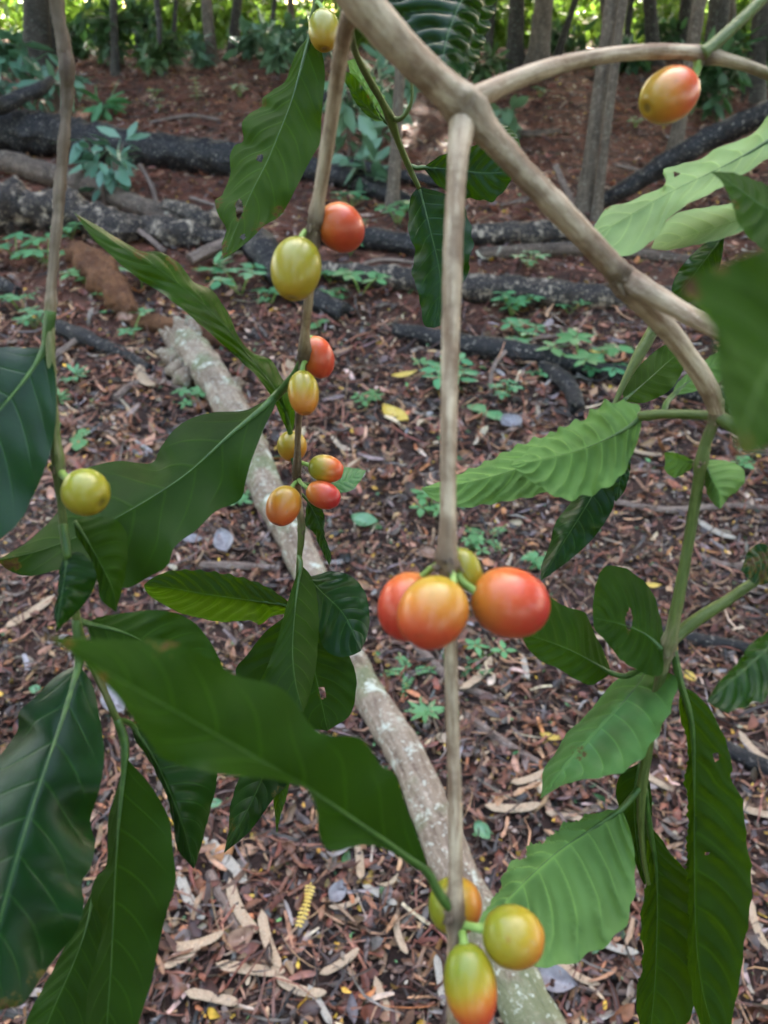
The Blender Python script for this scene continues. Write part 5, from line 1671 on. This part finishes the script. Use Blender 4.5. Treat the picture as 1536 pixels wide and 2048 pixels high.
leaf(lb, (148, 1040), (234, 1226), [(180, 1090), (222, 1170)], [(152, 1070), (178, 1115), (194, 1160), (200, 1196), (222, 1218)], [(185, 1034), (225, 1036), (252, 1062), (256, 1110), (246, 1170)], (.207, .214), 'leaf_mature', 'under', 0, .006, 0, .0003, 7, .0006, None, 10)
leaf(lb, (172, 1246), (470, 1410), [(260, 1270), (370, 1330)], [(200, 1234), (245, 1226), (310, 1220), (362, 1230), (402, 1258), (434, 1308), (452, 1360)], [(190, 1290), (260, 1350), (340, 1400), (420, 1420)], (.215, .24), 'leaf_mature', 'under', .004, -.006, 0, .0005, 8, .001, [(155, 1240, .213, 16)], 13, label='dark leaf behind the tip of the near olive leaf')
leaf(lb, (157, 1330), (-12, 2020), [(130, 1420), (92, 1530), (50, 1660), (10, 1800), (-15, 1920)], [(112, 1352), (72, 1392), (38, 1424), (34, 1462), (0, 1510), (-60, 1580), (-100, 1720), (-110, 1850), (-70, 1970)],
     [(186, 1372), (200, 1440), (208, 1510), (200, 1575), (182, 1640), (190, 1690), (182, 1735), (164, 1765), (168, 1810), (150, 1868), (112, 1915), (80, 1960), (48, 2005), (10, 2018)],
     (.214, .172), 'leaf_mature', 'top', .014, .01, -.006, .00016, 9, .0022, [(152, 1240, .212, 18), (156, 1290, .213, 18)], 16, brown=[(80, 1960, 34), (20, 2015, 44)], nn=96, K=14, label='large glossy dark leaf hanging at the bottom corner')
leaf(lb, (250, 1512), (205, 2170), [(240, 1610), (230, 1740), (226, 1850), (218, 1990)], [(238, 1560), (216, 1640), (212, 1728), (192, 1756), (184, 1800), (204, 1850), (194, 1905), (176, 1975), (172, 2060), (188, 2120)],
     [(282, 1548), (308, 1582), (338, 1638), (346, 1700), (352, 1762), (334, 1822), (320, 1880), (306, 1950), (285, 2020), (250, 2110)],
     (.224, .205), 'leaf_mature', 'under', .004, -.003, 0, .0001, 9, .001, [(234, 1438, .224, 16), (248, 1478, .225, 18)], 15, nn=84, label='second dark leaf, slimmer, with a pale base')
leaf(lb, (262, 1448), (388, 1738), [(310, 1520), (362, 1640)], [(270, 1480), (300, 1525), (334, 1590), (348, 1650), (356, 1700)], [(330, 1450), (400, 1490), (432, 1540), (424, 1605), (408, 1670), (396, 1715)], (.232, .24), 'leaf_mature', 'top', .002, .012, 0, .0004, 8, .001, [(234, 1438, .224, 11)], 11)
leaf(lb, (190, 1770), (60, 2130), [(165, 1880), (110, 2010)], [(150, 1850), (100, 1950), (50, 2050)], [(206, 1850), (212, 1960), (190, 2060), (120, 2120)], (.235, .22), 'leaf_mature', 'under', .004, 0, 0, .0004, 8, .001, None, 10)

# ---- single leafy twigs that reach in from above and from the side
ub = empty('coffee_branch', at(640, -40, .27))
tag(ub, 'ragged insect-eaten dark leaf hanging with a small olive cherry beside it', 'coffee branch')
us = twig('stem', [(668, -150, .266, 20), (650, -70, .268, 20), (640, -15, .27, 22), (632, 12, .271, 16), (622, 40, .272, 10)], ub, [.3, .6, .9, 1, 1], ((2, .4),), n=50)
cherry(ub, (648, 61), 42, 30, 88, .268, .18, (.22, (.15, 1)), (634, 5, .27), -4, 10, 'small olive cherry', .12)
leaf(ub, (624, 52), (446, 518), [(606, 120), (578, 215), (540, 310), (505, 380), (472, 455)],
     [(616, 75), (592, 105), (572, 158), (546, 180), (524, 196), (524, 214), (500, 226), (484, 248), (486, 282), (468, 292), (458, 312), (460, 340), (452, 370), (444, 390), (430, 402), (438, 432), (452, 460), (442, 488)],
     [(640, 88), (650, 140), (646, 200), (642, 245), (640, 285), (622, 318), (594, 372), (576, 408), (560, 432), (530, 450), (506, 474), (474, 500)],
     (.272, .255), 'leaf_mid', 'under', .008, .002, .004, .0004, 11, .0015, [(632, 10, .271, 10)], 10, holes=[(520, 316, 6, 8), (486, 473, 5, 5), (478, 418, 7, 20)], brown=[(432, 405, 20), (446, 500, 26), (565, 430, 30), (520, 460, 24), (525, 205, 14), (480, 425, 22)],
     nn=130, K=22, label='ragged leaf with holes and yellowed edges')

tb_ = empty('coffee_branch', at(960, -110, .2))
tag(tb_, 'deeply quilted glossy dark leaf seen behind the thick bough', 'coffee branch')
twig('stem', [(1010, -220, .21, 20), (985, -150, .212, 18), (962, -104, .214, 14)], tb_, 1.0, n=24)
leaf(tb_, (955, -100), (900, 186), [(940, -40), (915, 20), (893, 80), (886, 140)], [(880, -110), (800, -80), (766, -20), (784, 30), (812, 80), (850, 130), (878, 170)], [(1010, -60), (996, -10), (986, 20), (975, 60), (962, 95), (948, 135), (928, 168)],
     (.214, .206), 'leaf_mature', 'top', .004, .014, 0, .0011, 11, .0006, None, 12, scal=.09, nn=120, K=16)

rb = empty('coffee_branch', at(1600, 320, .2))
tag(rb, 'pale green leaves with a soft edged dark leaf in front, entering beside the fork', 'coffee branch')
twig('stem', [(1660, 120, .2, 24), (1625, 230, .2, 24), (1605, 330, .2, 24), (1600, 430, .19, 22), (1610, 560, .16, 22), (1640, 660, .12, 26)], rb, .8, n=70)
leaf(rb, (1570, 262), (1180, 480), [(1500, 305), (1420, 345), (1340, 385), (1260, 430)], [(1556, 205), (1525, 245), (1490, 276), (1440, 292), (1402, 318), (1360, 330), (1326, 338), (1332, 366), (1290, 388), (1250, 405), (1214, 416), (1192, 448)],
     [(1575, 300), (1530, 322), (1480, 355), (1425, 385), (1390, 400), (1345, 430), (1318, 470), (1285, 496), (1250, 513), (1214, 506)],
     (.21, .222), 'leaf_pale', 'under', .012, -.01, 0, .0005, 9, .0012, [(1610, 250, .2, 14)], 13, brown=[(1216, 414, 10)], holes=[(1352, 348, 6, 4)], nn=84, K=14, label='long pale green leaf with a bitten edge')
leaf(rb, (1590, 395), (1302, 496), [(1500, 430), (1400, 466)], [(1550, 380), (1478, 402), (1410, 414), (1352, 428), (1318, 462)], [(1560, 430), (1480, 462), (1425, 482), (1345, 500)], (.21, .235), 'leaf_pale', 'under', .018, -.014, 0, .0003, 9, .0006, [(1602, 400, .192, 12)], 11, label='second pale leaf under the long one')
leaf(rb, (1600, 455), (1420, 344), [(1540, 420), (1470, 372)], [(1585, 395), (1530, 366), (1470, 346)], [(1580, 505), (1530, 500), (1484, 458), (1462, 400), (1445, 366)], (.18, .186), 'leaf_mid', 'under', .004, -.004, 0, .0004, 8, .0008, None, 11, brown=[(1470, 410, 18)], label='yellow-green pointed leaf')
leaf(rb, (1640, 610), (1478, 905), [(1570, 690), (1510, 800)], [(1575, 490), (1510, 505), (1440, 530), (1385, 552), (1372, 585), (1420, 622), (1432, 690), (1438, 775), (1462, 850)], [(1690, 700), (1640, 800), (1560, 880), (1510, 905)],
     (.082, .07), 'leaf_mid', 'under', .0, .0, 0, .0002, 8, .0006, [(1640, 655, .12, 14), (1655, 630, .1, 16)], 14, brown=[(1385, 560, 60), (1440, 530, 30), (1480, 890, 50)], nn=70, label='nearest leaf, very soft, with browned corners')
leaf(rb, (1450, 470), (1345, 600), [(1410, 520), (1375, 565)], [(1405, 490), (1365, 530), (1345, 570)], [(1440, 530), (1415, 580), (1375, 606)], (.25, .27), 'leaf_mature', 'top', .004, 0, 0, .0002, 8, .0008, [(1600, 430, .19, 9), (1520, 440, .23, 9)], 9)
